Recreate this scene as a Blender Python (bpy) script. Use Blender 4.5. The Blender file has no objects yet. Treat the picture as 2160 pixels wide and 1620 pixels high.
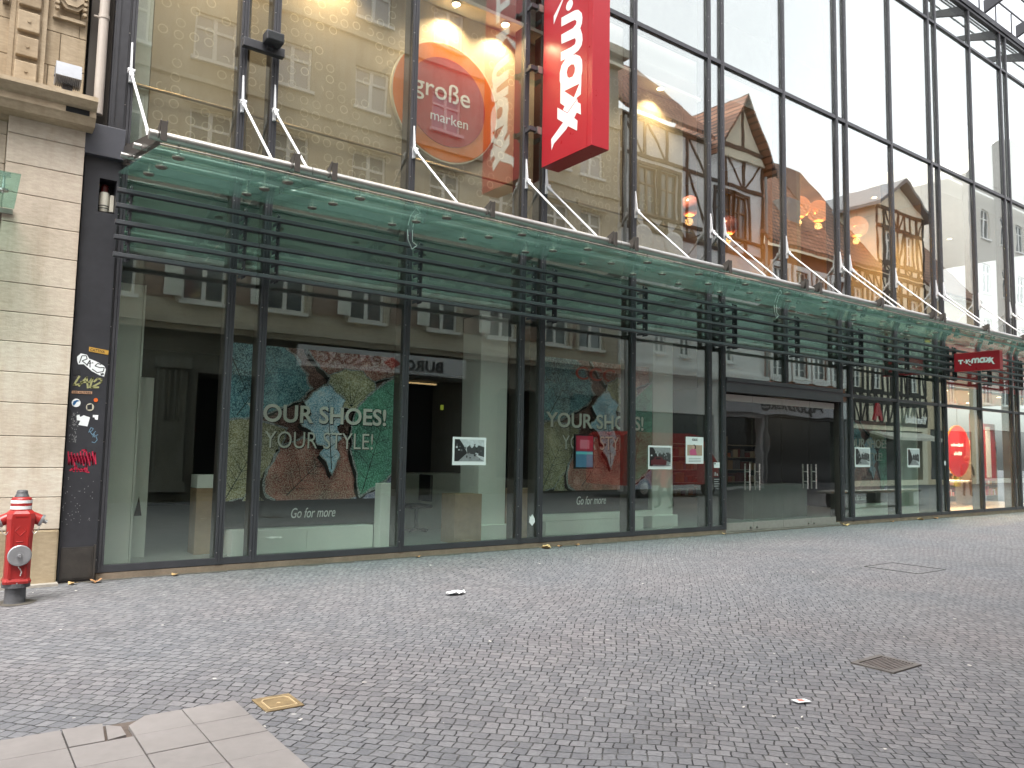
import bpy, bmesh, math, random
from mathutils import Vector, Matrix
R = math.radians
random.seed(7)
scene = bpy.context.scene
COL = scene.collection

# ------------------------------------------------------------------ camera
cam_d = bpy.data.cameras.new("camera"); cam = bpy.data.objects.new("camera", cam_d); COL.objects.link(cam)
cam_d.sensor_width = 36; cam_d.lens = 1634.8 / 2160 * 36; cam_d.clip_end = 600; cam_d.clip_start = 0.05
YAW, PITCH, ROLL, DIST, EYE = 0.628431523, 0.085821821, 0.0186888514, 10.295, 1.6
fw = Vector((math.sin(YAW)*math.cos(PITCH), math.cos(YAW)*math.cos(PITCH), math.sin(PITCH)))
rt = Vector((math.cos(YAW), -math.sin(YAW), 0)); up = rt.cross(fw)
r2 = rt*math.cos(ROLL) + up*math.sin(ROLL); u2 = -rt*math.sin(ROLL) + up*math.cos(ROLL)
M = Matrix((r2, u2, -fw)).transposed().to_4x4(); M.translation = Vector((0, -DIST, EYE))
cam.matrix_world = M
scene.camera = cam

# ------------------------------------------------------------------ sky and sun (bright overcast)
SUN_EL, SUN_AZ = R(66), R(215)
world = bpy.data.worlds.new("World"); scene.world = world; world.use_nodes = True
wn = world.node_tree; wn.nodes.clear()
sky = wn.nodes.new("ShaderNodeTexSky"); sky.sky_type = 'NISHITA'; sky.sun_disc = False
sky.sun_elevation = SUN_EL; sky.sun_rotation = SUN_AZ; sky.air_density = 1.0; sky.dust_density = 4.0; sky.ozone_density = 1.0
hsv = wn.nodes.new("ShaderNodeHueSaturation"); hsv.inputs['Saturation'].default_value = 0.16
wtc = wn.nodes.new("ShaderNodeTexCoord"); wnz = wn.nodes.new("ShaderNodeTexNoise"); wnz.inputs['Scale'].default_value = 1.6; wnz.inputs['Detail'].default_value = 5
wmr = wn.nodes.new("ShaderNodeMapRange"); wmr.inputs['From Min'].default_value = .3; wmr.inputs['From Max'].default_value = .7
wmr.inputs['To Min'].default_value = .82; wmr.inputs['To Max'].default_value = 1.12
wmx = wn.nodes.new("ShaderNodeMix"); wmx.data_type = 'RGBA'; wmx.blend_type = 'MULTIPLY'; wmx.inputs[0].default_value = 1
bg = wn.nodes.new("ShaderNodeBackground"); bg.inputs['Strength'].default_value = 0.15
wo = wn.nodes.new("ShaderNodeOutputWorld")
wn.links.new(sky.outputs[0], hsv.inputs['Color']); wn.links.new(wtc.outputs['Generated'], wnz.inputs['Vector'])
wn.links.new(wnz.outputs['Fac'], wmr.inputs['Value'])
wn.links.new(hsv.outputs[0], wmx.inputs[6]); wn.links.new(wmr.outputs[0], wmx.inputs[7])
wn.links.new(wmx.outputs[2], bg.inputs['Color']); wn.links.new(bg.outputs[0], wo.inputs['Surface'])
sun_d = bpy.data.lights.new("sun", 'SUN'); sun_d.energy = 0.8; sun_d.angle = R(28); sun_d.color = (1, .96, .9)
sun = bpy.data.objects.new("sun", sun_d); COL.objects.link(sun); sun.rotation_euler = (R(24), 0, R(-35))
vs = scene.view_settings; vs.view_transform = 'Standard'; vs.look = 'None'; vs.gamma = 1; vs.use_curve_mapping = False; vs.exposure = 2.05
scene.cycles.max_bounces = 10; scene.cycles.transparent_max_bounces = 24; scene.cycles.glossy_bounces = 5
scene.cycles.caustics_reflective = False; scene.cycles.caustics_refractive = False
scene.cycles.use_denoising = True; scene.cycles.sample_clamp_indirect = 6

# ------------------------------------------------------------------ materials
MATS = {}
def lin(c):
    return tuple((x/12.92 if x <= .04045 else ((x+.055)/1.055)**2.4) for x in c)
def hexc(h):
    return lin(tuple(int(h[i:i+2], 16)/255 for i in (0, 2, 4)))
class NT:
    def __init__(s, name):
        s.m = bpy.data.materials.new(name); s.m.use_nodes = True; s.t = s.m.node_tree; s.t.nodes.clear()
        s.out = s.n('OutputMaterial')
    def n(s, k, **kw):
        nd = s.t.nodes.new("ShaderNode" + k)
        for a, v in kw.items(): setattr(nd, a, v)
        return nd
    def l(s, a, b): s.t.links.new(a, b)
    def pos(s, scale=1.0, rot=0, vec=None):
        g = s.n('NewGeometry'); mp = s.n('Mapping'); s.l(g.outputs['Position'], mp.inputs['Vector'])
        mp.inputs['Scale'].default_value = vec or (scale, scale, scale); mp.inputs['Rotation'].default_value = (0, 0, rot)
        return mp.outputs[0]
    def noise(s, scale, detail=4, vec=None, rough=.55):
        nz = s.n('TexNoise'); nz.inputs['Scale'].default_value = scale; nz.inputs['Detail'].default_value = detail; nz.inputs['Roughness'].default_value = rough
        s.l(vec or s.pos(), nz.inputs['Vector']); return nz
    def ramp(s, fac, stops):
        r = s.n('ValToRGB'); e = r.color_ramp.elements
        while len(e) < len(stops): e.new(.5)
        for i, (p, c) in enumerate(stops):
            e[i].position = p; e[i].color = (*c, 1) if len(c) == 3 else c
        s.l(fac, r.inputs[0]); return r.outputs[0]
    def mix(s, fac, a, b, blend='MIX'):
        mx = s.n('Mix', data_type='RGBA', blend_type=blend)
        for sock, v in ((mx.inputs[0], fac), (mx.inputs[6], a), (mx.inputs[7], b)):
            if hasattr(v, 'links'): s.l(v, sock)
            elif isinstance(v, (int, float)): sock.default_value = v
            else: sock.default_value = (*v, 1)
        return mx.outputs[2]
    def math(s, op, a, b=0.0, c=0.0):
        nd = s.n('Math', operation=op)
        for i, v in enumerate((a, b, c)):
            if hasattr(v, 'links'): s.l(v, nd.inputs[i])
            else: nd.inputs[i].default_value = v
        return nd.outputs[0]
    def principled(s, col, rough=.6, metal=0, bump=None, bstr=.3, bdist=.01, emit=None, estr=0, spec=.5, coat=0):
        p = s.n('BsdfPrincipled')
        if hasattr(col, 'links'): s.l(col, p.inputs['Base Color'])
        else: p.inputs['Base Color'].default_value = (*col, 1)
        if hasattr(rough, 'links'): s.l(rough, p.inputs['Roughness'])
        else: p.inputs['Roughness'].default_value = rough
        p.inputs['Metallic'].default_value = metal; p.inputs['Specular IOR Level'].default_value = spec; p.inputs['Coat Weight'].default_value = coat
        if emit: p.inputs['Emission Color'].default_value = (*emit, 1); p.inputs['Emission Strength'].default_value = estr
        if bump is not None:
            b = s.n('Bump'); b.inputs['Strength'].default_value = bstr; b.inputs['Distance'].default_value = bdist
            s.l(bump, b.inputs['Height']); s.l(b.outputs[0], p.inputs['Normal'])
        s.l(p.outputs[0], s.out.inputs[0]); return p
def pm(name, col, rough=.6, metal=0, var=.12, vs_=3.0, bump=0, bscale=60, spec=.5, coat=0):
    """plain real-world surface: base colour with soft blotches and fine grain"""
    if name in MATS: return MATS[name]
    t = NT(name); n1 = t.noise(vs_, 5); n2 = t.noise(vs_*9, 3)
    f = t.math('ADD', t.math('MULTIPLY', n1.outputs['Fac'], .65), t.math('MULTIPLY', n2.outputs['Fac'], .35))
    c = t.ramp(f, [(.3, tuple(x*(1-var) for x in col)), (.7, tuple(min(1, x*(1+var)) for x in col))])
    rr = t.n('MapRange'); t.l(n2.outputs['Fac'], rr.inputs[0]); rr.inputs[3].default_value = max(.03, rough-.08); rr.inputs[4].default_value = min(1, rough+.1)
    b = t.noise(bscale, 4).outputs['Fac'] if bump else None
    t.principled(c, rr.outputs[0], metal, b, bump, .004, spec=spec, coat=coat)
    MATS[name] = t.m; return t.m
def em(name, col, s):
    if name in MATS: return MATS[name]
    t = NT(name); t.principled(col, .5, 0, emit=col, estr=s); MATS[name] = t.m; return t.m
def glass(name, r0, tint, wob=0.0, wscale=1.2, dirt=0.0, dirtcol=(.4, .5, .45), pw=5.0, gcol=(.97, 1, .98)):
    t = NT(name)
    tr = t.n('BsdfTransparent'); tr.inputs[0].default_value = (*tint, 1)
    gl = t.n('BsdfGlossy'); gl.inputs['Roughness'].default_value = 0.0; gl.inputs[0].default_value = (*gcol, 1)
    lw = t.n('LayerWeight'); lw.inputs[0].default_value = .5
    f = t.math('MULTIPLY_ADD', t.math('POWER', lw.outputs['Facing'], pw), 1-r0, r0)
    if wob:
        nz = t.noise(wscale, 1.5); b = t.n('Bump'); b.inputs['Strength'].default_value = 1; b.inputs['Distance'].default_value = wob
        t.l(nz.outputs['Fac'], b.inputs['Height']); t.l(b.outputs[0], gl.inputs['Normal'])
    mx = t.n('MixShader'); t.l(f, mx.inputs[0]); t.l(tr.outputs[0], mx.inputs[1]); t.l(gl.outputs[0], mx.inputs[2]); o = mx.outputs[0]
    if dirt:
        df = t.n('BsdfDiffuse'); df.inputs[0].default_value = (*dirtcol, 1)
        tl = t.n('BsdfTranslucent'); tl.inputs[0].default_value = (*dirtcol, 1)
        ad = t.n('MixShader'); ad.inputs[0].default_value = .5; t.l(df.outputs[0], ad.inputs[1]); t.l(tl.outputs[0], ad.inputs[2])
        nz = t.noise(2.5, 6, t.pos(vec=(.6, 2.5, 2.5))); mr = t.n('MapRange'); t.l(nz.outputs['Fac'], mr.inputs[0]); mr.inputs[1].default_value = .3; mr.inputs[2].default_value = .75
        mr.inputs[3].default_value = dirt*.8; mr.inputs[4].default_value = dirt*1.25
        m2 = t.n('MixShader'); t.l(mr.outputs[0], m2.inputs[0]); t.l(o, m2.inputs[1]); t.l(ad.outputs[0], m2.inputs[2]); o = m2.outputs[0]
    t.l(o, t.out.inputs[0]); return t.m

def cobble_mat():
    t = NT("basalt_cobbles")
    p = t.pos(rot=R(48))
    n1 = t.noise(.28, 2); n2 = t.noise(2.2, 2); n3 = t.noise(11, 2)
    def off(nz, a):
        sb = t.n('VectorMath', operation='SUBTRACT'); t.l(nz.outputs['Color'], sb.inputs[0]); sb.inputs[1].default_value = (.5, .5, .5)
        sc = t.n('VectorMath', operation='SCALE'); t.l(sb.outputs[0], sc.inputs[0]); sc.inputs['Scale'].default_value = a; return sc.outputs[0]
    def add(a, b):
        ad = t.n('VectorMath', operation='ADD'); t.l(a, ad.inputs[0]); t.l(b, ad.inputs[1]); return ad.outputs[0]
    v = add(add(add(p, off(n1, .75)), off(n2, .06)), off(n3, .03))
    br = t.n('TexBrick'); br.offset = .38; br.offset_frequency = 3; br.squash = 1.0
    t.l(v, br.inputs['Vector']); br.inputs['Scale'].default_value = 1
    br.inputs['Brick Width'].default_value = .086; br.inputs['Row Height'].default_value = .084; br.inputs['Mortar Size'].default_value = .0052
    br.inputs['Mortar Smooth'].default_value = .35; br.inputs['Bias'].default_value = -.1
    br.inputs['Color1'].default_value = (.158, .158, .168, 1); br.inputs['Color2'].default_value = (.222, .219, .226, 1); br.inputs['Mortar'].default_value = (.03, .03, .032, 1)
    big = t.noise(.5, 4); c = t.mix(.55, br.outputs['Color'], t.ramp(big.outputs['Fac'], [(.32, (.44, .47, .49)), (.5, (.5, .5, .5)), (.68, (.55, .51, .50))]), 'OVERLAY')
    fine = t.noise(38, 5); c = t.mix(.55, c, t.ramp(fine.outputs['Fac'], [(.3, (.36, .36, .37)), (.7, (.62, .62, .61))]), 'OVERLAY')
    # trodden chewing gum and small pale specks
    vo = t.n('TexVoronoi'); vo.inputs['Scale'].default_value = 5.5; vo.inputs['Randomness'].default_value = 1; t.l(t.pos(vec=(1, 1, 0)), vo.inputs['Vector'])
    sx = t.n('SeparateColor'); t.l(vo.outputs['Color'], sx.inputs[0])
    rad = t.math('MULTIPLY_ADD', sx.outputs[1], .085, .03)
    mask = t.math('MULTIPLY', t.math('LESS_THAN', vo.outputs['Distance'], rad), t.math('GREATER_THAN', sx.outputs[0], .82))
    c = t.mix(t.math('MULTIPLY', mask, .8), c, (.42, .41, .39))
    jn = t.noise(7, 3); jm = t.noise(26, 2)
    fill = t.math('MULTIPLY', br.outputs['Fac'], t.ramp(t.math('ADD', t.math('MULTIPLY', jn.outputs['Fac'], .6), t.math('MULTIPLY', jm.outputs['Fac'], .4)), [(.44, (0, 0, 0)), (.60, (1, 1, 1))]))
    c = t.mix(t.math('MULTIPLY', fill, .8), c, (.155, .152, .15))      # joints partly filled with grit
    dome = t.math('SUBTRACT', 1, br.outputs['Fac'])
    h = t.math('ADD', t.math('MULTIPLY', dome, .8), t.math('ADD', t.math('MULTIPLY', fine.outputs['Fac'], .35), t.math('MULTIPLY', n3.outputs['Fac'], .9)))
    rr = t.n('MapRange'); t.l(fine.outputs['Fac'], rr.inputs[0]); rr.inputs[3].default_value = .6; rr.inputs[4].default_value = .85
    st = t.noise(.9, 6, rough=.7); c = t.mix(t.math('MULTIPLY', t.math('GREATER_THAN', st.outputs['Fac'], .60), .16), c, (.06, .06, .06)); st2 = t.noise(.33, 3); c = t.mix(.35, c, t.ramp(st2.outputs['Fac'], [(.35, (.42, .43, .44)), (.65, (.57, .565, .56))]), 'OVERLAY')
    t.principled(c, rr.outputs[0], 0, h, .85, .012, spec=.22)
    return t.m
def stone_mat(name, base, dark):
    t = NT(name); n1 = t.noise(1.1, 6); n2 = t.noise(14, 5, t.pos(vec=(1, 1, 3))); n3 = t.noise(70, 3)
    c = t.ramp(n1.outputs['Fac'], [(.3, dark), (.62, base)])
    c = t.mix(.5, c, t.ramp(n2.outputs['Fac'], [(.3, (.38, .37, .36)), (.7, (.6, .6, .6))]), 'OVERLAY')
    sk = t.noise(2.2, 5, t.pos(vec=(3, 3, .35)), .65); c = t.mix(.5, c, t.ramp(sk.outputs['Fac'], [(.36, (.40, .385, .36)), (.5, (.5, .5, .5)), (.7, (.56, .56, .56))]), 'OVERLAY')
    g = t.n('NewGeometry'); rnd = g.outputs['Random Per Island']
    c = t.mix(.75, c, t.ramp(rnd, [(0, (.43, .42, .40)), (1, (.57, .57, .57))]), 'OVERLAY')
    h = t.math('ADD', n2.outputs['Fac'], t.math('MULTIPLY', n3.outputs['Fac'], .5))
    t.principled(c, .85, 0, h, .35, .006, spec=.25); return t.m
def roof_mat(name, c1, c2):
    t = NT(name); p = t.pos(); br = t.n('TexBrick'); br.offset = .5; t.l(p, br.inputs['Vector'])
    cx = t.n('SeparateXYZ'); t.l(p, cx.inputs[0]); cb = t.n('CombineXYZ'); t.l(cx.outputs[0], cb.inputs[0]); t.l(cx.outputs[2], cb.inputs[1]); t.l(cb.outputs[0], br.inputs['Vector'])
    br.inputs['Scale'].default_value = 1; br.inputs['Brick Width'].default_value = .34; br.inputs['Row Height'].default_value = .30; br.inputs['Mortar Size'].default_value = .04
    br.inputs['Color1'].default_value = (*c1, 1); br.inputs['Color2'].default_value = (*c2, 1); br.inputs['Mortar'].default_value = (.05, .03, .025, 1)
    t.principled(br.outputs[0], .8, 0, t.math('SUBTRACT', 1, br.outputs['Fac']), .8, .03); return t.m
def ring_mat():
    """beige wallcovering printed with pale rings"""
    t = NT("ring_print_wallcovering")
    g = t.n('NewGeometry'); sp = t.n('SeparateXYZ'); t.l(g.outputs['Position'], sp.inputs[0]); cb = t.n('CombineXYZ'); t.l(sp.outputs[0], cb.inputs[0]); t.l(sp.outputs[2], cb.inputs[1])
    base = (.47, .385, .27)
    nz = t.noise(.8, 4); c = t.ramp(nz.outputs['Fac'], [(.3, tuple(x*.9 for x in base)), (.7, tuple(x*1.1 for x in base))])
    vo = t.n('TexVoronoi'); vo.voronoi_dimensions = '2D'; vo.inputs['Scale'].default_value = 5.1; vo.inputs['Randomness'].default_value = .34; t.l(cb.outputs[0], vo.inputs['Vector'])
    sx = t.n('SeparateColor'); t.l(vo.outputs['Color'], sx.inputs[0]); d = vo.outputs['Distance']
    ring = t.math('MULTIPLY', t.math('GREATER_THAN', d, .255), t.math('LESS_THAN', d, .325))
    patch = t.noise(.9, 2); thr = t.math('MULTIPLY_ADD', patch.outputs['Fac'], 2.6, -.62)
    m = t.math('MULTIPLY', ring, t.math('LESS_THAN', sx.outputs[0], thr))
    m = t.math('MULTIPLY', m, t.math('MULTIPLY_ADD', sx.outputs[1], .45, .4))
    c = t.mix(m, c, (.80, .70, .50)); t.principled(c, .6); return t.m
def leaf_mat(name, a, b, c):
    """printed macro photograph of a frosted leaf: mottled body with pale grain"""
    if name in MATS: return MATS[name]
    t = NT(name); n1 = t.noise(3, 3); n2 = t.noise(55, 3); n3 = t.noise(120, 2)
    x = t.ramp(n1.outputs['Fac'], [(.3, a), (.55, b), (.75, c)])
    f = t.math('MULTIPLY', n2.outputs['Fac'], n3.outputs['Fac'])
    x = t.mix(t.math('MULTIPLY', t.math('GREATER_THAN', f, .27), .55), x, tuple(min(1, v*2.2+.06) for v in c))
    x = t.mix(t.math('MULTIPLY', t.math('LESS_THAN', f, .19), .5), x, tuple(v*.3 for v in a))
    t.principled(x, .45); MATS[name] = t.m; return t.m

anth = pm("anthracite_powder_coat", (.048, .048, .054), .42, .0, .18, 2.5, .06, 200)
anth2 = pm("anthracite_cladding", (.031, .031, .036), .45, 0, .25, 1.5, .1, 120)
fin_m = pm("dark_bronze_fin", (.05, .042, .038), .35, 0, .2)
steel = pm("stainless_steel", (.62, .60, .57), .28, .9, .12, 6)
steel_d = pm("weathered_steel", (.30, .27, .24), .45, .7, .3, 5)
whitep = pm("white_powder_coat", (.72, .72, .73), .4, 0, .06)
redp = pm("red_sign_acrylic", (.40, .018, .028), .3, 0, .05, 1)
redd = pm("red_sign_return", (.40, .016, .028), .4, 0, .06, 1)
white = pm("white_lettering", (.86, .86, .86), .4, 0, .02)
black = pm("black_print", (.02, .02, .022), .5, 0, .1)
g_up = glass("solar_control_glass", .13, (.93, .94, .91), .0014, .9, pw=2.2)
g_lo = glass("shop_window_glass", .122, (.98, 1, .985), .0009, .8, pw=3.2, gcol=(.87, 1, .93))
g_dr = glass("door_glass", .06, (.90, .93, .91), .0022, 1.3, pw=4.2)
g_can = glass("green_canopy_glass", .05, (.70, .87, .82), .0006, 2.0, .10, (.26, .42, .37))
g_sky = pm("dark_window_pane", (.03, .035, .04), .06, 0, .2, spec=.9)
sand = stone_mat("pale_sandstone", (.60, .53, .445), (.49, .425, .345))
sand2 = stone_mat("yellow_sandstone", (.43, .35, .25), (.30, .235, .16))
sand_r = stone_mat("rough_sandstone", (.39, .315, .215), (.25, .19, .12))
cobble = cobble_mat()

# ------------------------------------------------------------------ mesh helpers
WL = {}
def wloc(o): return WL.get(o.name, Vector((0, 0, 0)))
def thing(name, label, cat, loc=(0, 0, 0), group=None):
    o = bpy.data.objects.new(name, None); COL.objects.link(o); o.location = loc; o.empty_display_size = .1
    o['label'] = label; o['category'] = cat
    if group: o['group'] = group
    WL[o.name] = Vector(loc); return o
def tag(o, label, cat, group=None):
    o['label'] = label; o['category'] = cat
    if group: o['group'] = group
    return o
class MB:
    def __init__(s): s.v = []; s.f = []; s.mi = []; s.sm = []
    def add(s, verts, faces, mi=0, smooth=False):
        b = len(s.v); s.v += [Vector(p) for p in verts]
        for f in faces: s.f.append([b+i for i in f]); s.mi.append(mi); s.sm.append(smooth)
        return s
    def box(s, x0, x1, y0, y1, z0, z1, mi=0):
        v = [(x0,y0,z0),(x1,y0,z0),(x1,y1,z0),(x0,y1,z0),(x0,y0,z1),(x1,y0,z1),(x1,y1,z1),(x0,y1,z1)]
        return s.add(v, [(0,3,2,1),(4,5,6,7),(0,1,5,4),(1,2,6,5),(2,3,7,6),(3,0,4,7)], mi)
    def cbox(s, x0, x1, y0, y1, z0, z1, c=.01, mi=0):
        """box with chamfered edges"""
        bm = bmesh.new(); bmesh.ops.create_cube(bm, size=1)
        for q in bm.verts: q.co = Vector(((x0+x1)/2+q.co.x*(x1-x0), (y0+y1)/2+q.co.y*(y1-y0), (z0+z1)/2+q.co.z*(z1-z0)))
        bmesh.ops.bevel(bm, geom=bm.edges[:], offset=c, segments=2, affect='EDGES', profile=.5)
        return s.bm(bm, mi)
    def bm(s, bm, mi=0, smooth=False):
        bm.verts.index_update(); s.add([q.co.copy() for q in bm.verts], [[q.index for q in f.verts] for f in bm.faces], mi, smooth); bm.free(); return s
    def prism(s, pts, axis, a, b, mi=0):
        """polygon pts in the two other axes, extruded along axis from a to b"""
        n = len(pts)
        def P(p, h):
            return {0: (h, p[0], p[1]), 1: (p[0], h, p[1]), 2: (p[0], p[1], h)}[axis]
        v = [P(p, a) for p in pts] + [P(p, b) for p in pts]
        f = [tuple(range(n)), tuple(range(2*n-1, n-1, -1))] + [(i, i+n, (i+1) % n+n, (i+1) % n) for i in range(n)]
        return s.add(v, f, mi)
    def tube(s, p0, p1, r0, r1=None, n=12, mi=0, cap=True):
        p0 = Vector(p0); p1 = Vector(p1); r1 = r0 if r1 is None else r1
        d = (p1-p0).normalized(); a = d.orthogonal().normalized(); b = d.cross(a)
        v = []
        for p, r in ((p0, r0), (p1, r1)):
            v += [p+(a*math.cos(2*math.pi*i/n)+b*math.sin(2*math.pi*i/n))*r for i in range(n)]
        s.add(v, [(i, (i+1) % n, (i+1) % n+n, i+n) for i in range(n)], mi, True)
        if cap: s.add(v[:n], [tuple(range(n-1, -1, -1))], mi); s.add(v[n:], [tuple(range(n))], mi)
        return s
    def path(s, pts, r, n=8, mi=0):
        for a, b in zip(pts, pts[1:]): s.tube(a, b, r, n=n, mi=mi)
        return s
    def lathe(s, prof, c=(0, 0, 0), axis='z', n=24, mi=0, smooth=True):
        """prof: (radius, height) list"""
        c = Vector(c); v = []
        for r, h in prof:
            for i in range(n):
                t = 2*math.pi*i/n; x, y = r*math.cos(t), r*math.sin(t)
                v.append(c + {'z': Vector((x, y, h)), 'y': Vector((x, h, y)), 'x': Vector((h, x, y))}[axis])
        f = []
        for k in range(len(prof)-1):
            for i in range(n): f.append((k*n+i, k*n+(i+1) % n, (k+1)*n+(i+1) % n, (k+1)*n+i))
        s.add(v, f, mi, smooth)
        s.add(v[:n], [tuple(range(n-1, -1, -1))], mi); s.add(v[-n:], [tuple(range(n))], mi)
        return s
    def build(s, name, mats, parent=None, base=None, fix=True):
        mats = mats if isinstance(mats, (list, tuple)) else [mats]
        me = bpy.data.meshes.new(name); off = wloc(parent) if parent else Vector(base or (0, 0, 0))
        me.from_pydata([p-off for p in s.v], [], s.f); me.polygons.foreach_set('material_index', s.mi); me.polygons.foreach_set('use_smooth', s.sm)
        for m in mats: me.materials.append(m)
        if fix:
            bm = bmesh.new(); bm.from_mesh(me); bmesh.ops.recalc_face_normals(bm, faces=bm.faces[:]); bm.to_mesh(me); bm.free()
        me.update(); o = bpy.data.objects.new(name, me); COL.objects.link(o)
        if parent: o.parent = parent; WL[o.name] = off
        else: o.location = off; WL[o.name] = off
        return o
def struct(o): o['kind'] = 'structure'; return o

def curve_mesh(cu):
    o = bpy.data.objects.new("tmp", cu); COL.objects.link(o)
    dg = bpy.context.evaluated_depsgraph_get(); dg.update(); me = bpy.data.meshes.new_from_object(o.evaluated_get(dg))
    bpy.data.objects.remove(o); vs_ = [v.co.copy() for v in me.vertices]; fs = [list(p.vertices) for p in me.polygons]; bpy.data.meshes.remove(me); return vs_, fs
def put(mb, vs_, fs, c, ex, ez, box=None, depth=.004, mi=0, off=0.0):
    """lay 2D outline vertices on a real surface at c with axes ex, ez; box = wanted (width, height)"""
    ex = Vector(ex); ez = Vector(ez); n = ex.cross(ez); c = Vector(c)
    if box:
        xs = [v.x for v in vs_]; ys = [v.y for v in vs_]; w = max(xs)-min(xs); h = max(ys)-min(ys); mx, my = (max(xs)+min(xs))/2, (max(ys)+min(ys))/2
        sx, sy = box[0]/w, (box[1]/h if box[1] else box[0]/w)
    else: sx = sy = 1; mx = my = 0
    zs = [v.z for v in vs_]; z0, z1 = min(zs), max(zs); dz = (z1-z0) or 1
    return mb.add([c+ex*((v.x-mx)*sx)+ez*((v.y-my)*sy)+n*(off+(v.z-z0)/dz*depth) for v in vs_], fs, mi)
def text_geo(s, bold=0.0, shear=0.0, space=1.0):
    cu = bpy.data.curves.new("t", 'FONT'); cu.body = s; cu.extrude = .02; cu.offset = bold; cu.shear = shear; cu.space_character = space; cu.resolution_u = 4
    return curve_mesh(cu)
def shape_geo(polys):
    cu = bpy.data.curves.new("s", 'CURVE'); cu.dimensions = '2D'; cu.fill_mode = 'BOTH'; cu.extrude = .02
    for p in polys:
        sp = cu.splines.new('POLY'); sp.points.add(len(p)-1); sp.use_cyclic_u = True
        for q, (x, y) in zip(sp.points, p): q.co = (x, y, 0, 1)
    return curve_mesh(cu)
XP, XN, YN, YP, ZP = (1, 0, 0), (-1, 0, 0), (0, -1, 0), (0, 1, 0), (0, 0, 1)
def lettering(name, s, c, ex, box, m, parent, bold=0, shear=0, depth=.004, ez=ZP, space=1.0):
    g = text_geo(s, bold, shear, space); return put(MB(), *g, c, ex, ez, box, depth).build(name, m, parent)

# =================================================================== GROUND
gr = MB(); N = 40
gr.add([(-70, -60, 0), (130, -60, 0), (130, 60, 0), (-70, 60, 0)], [(0, 1, 2, 3)])
struct(gr.build("ground", cobble))
# concrete slab strip in the near corner
sl = MB(); slab_m = pm("pink_concrete_slab", (.228, .211, .203), .8, 0, .16, 1.6, .15, 180); bed_m = pm("bedding_grit", (.12, .095, .08), .95, 0, .3, 20, .4, 90)
sl.box(-3, 1.56, -9.2, -5.305, 0.001, .010, 1)
xe = [1.55]; 
for k in range(12): xe.append(xe[-1]-.312)
yk = [-5.31, -5.62, -5.93, -6.24, -6.55, -6.86, -7.17, -7.48]
for j in range(len(yk)-1):
    for i in range(len(xe)-1):
        x1, x0, y1, y0 = xe[i], xe[i+1], yk[j], yk[j+1]; dz = random.uniform(-.002, .002)
        if j == 0 and i in (1,): sl.prism([(x0+.004, y0+.004), (x1-.004, y0+.004), (x1-.004, y1-.004), (x0+.11, y1-.004), (x0+.004, y1-.13)], 2, .012, .034+dz)
        elif j == 0 and i == 2: sl.prism([(x0+.004, y0+.004), (x0+.17, y0+.004), (x0+.20, y1-.02), (x0+.004, y1-.004)], 2, .012, .034+dz); sl.prism([(x0+.19, y0+.03), (x1-.03, y0+.06), (x1-.03, y1-.10), (x0+.215, y1-.03)], 2, .012, .026)
        elif j == 0 and i == 4: sl.prism([(x0+.02, y0+.004), (x1-.004, y0+.004), (x1-.004, y1-.004), (x0+.12, y1-.02), (x0+.02, y1-.16)], 2, .012, .033)
        else: sl.cbox(x0+.003, x1-.003, y0+.003, y1-.003, .012, .034+dz, .003)
struct(sl.build("slab_pavement", [slab_m, bed_m]))
# edging gutter at the wall foot
e = MB(); e.box(-9, 1.12, -.22, .02, 0.001, .03); struct(e.build("wall_footing_kerb", pm("concrete_kerb", (.33, .30, .26), .9, 0, .2, 6, .2)))

# =================================================================== GLASS STORE BUILDING
P0, PER, GAP = 2.9607, 4.77517, .434
MR = {}
for k, n in enumerate('ABCDEFG'): MR[n+'1'] = P0+k*PER; MR[n+'2'] = P0+k*PER+GAP
for k in range(6): MR['S%d' % (k+1)] = (MR['ABCDEF'[k]+'2']+MR['BCDEFG'[k]+'1'])/2
MR['J'] = 1.596
order = sorted(MR.items(), key=lambda q: q[1]); MW = .092
XEND = MR['G2']
store = thing("glass_fronted_store", "modern shop building with a full height glass front in dark metal framing", "building", (1.4, 0, 0))
def mull(xr, z0, z1, name="mullion", fin=True, screws=True):
    x0, x1 = xr-MW, xr; m = MB()
    # front cap with two shallow grooves
    pts = [(x0, .055), (x0, .004), (x0+.024, .004), (x0+.024, .014), (x0+.032, .014), (x0+.032, .0), (x1-.032, .0), (x1-.032, .014), (x1-.024, .014), (x1-.024, .004), (x1, .004), (x1, .055)]
    m.prism(pts, 2, z0, z1)
    if fin: m.box(x0+.016, x1-.016, .082, .33, max(z0, .05), z1, 1)
    if screws:
        z = z0+.15
        while z < z1:
            m.lathe([(.006, 0), (.006, -.004)], (x0+.012, .004, z), 'y', 8, 2, False); z += .46
    m.build(name, [anth, fin_m, steel], store)
for n, x in order: mull(x, 3.22 if n == 'S3' else .085, 15.4)
pl = MB(); pl.box(1.52, 12.93, .012, .30, -.02, .078); pl.box(17.2, XEND+2, .012, .30, -.02, .078); pl.build("plinth", pm("brown_plinth_stone", (.22, .17, .125), .85, 0, .25, 5, .3), store)
br = MB(); br.box(1.5, 12.85, .008, .075, .085, .165); br.box(17.30, XEND, .008, .075, .085, .165); br.build("bottom_rail", anth, store)
def transom(z, h, x0=1.5, x1=XEND, y0=.010, name="transom"):
    m = MB(); m.box(x0, x1, y0, .056, z-h/2, z+h/2); m.box(x0, x1, .084, .22, z-h/2+.01, z+h/2-.01, 1); m.build(name, [anth, fin_m], store)
transom(5.02, .10); transom(9.94, .085); transom(14.22, .07)
transom(3.08, .075, MR['D1']-.05, XEND)
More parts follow.
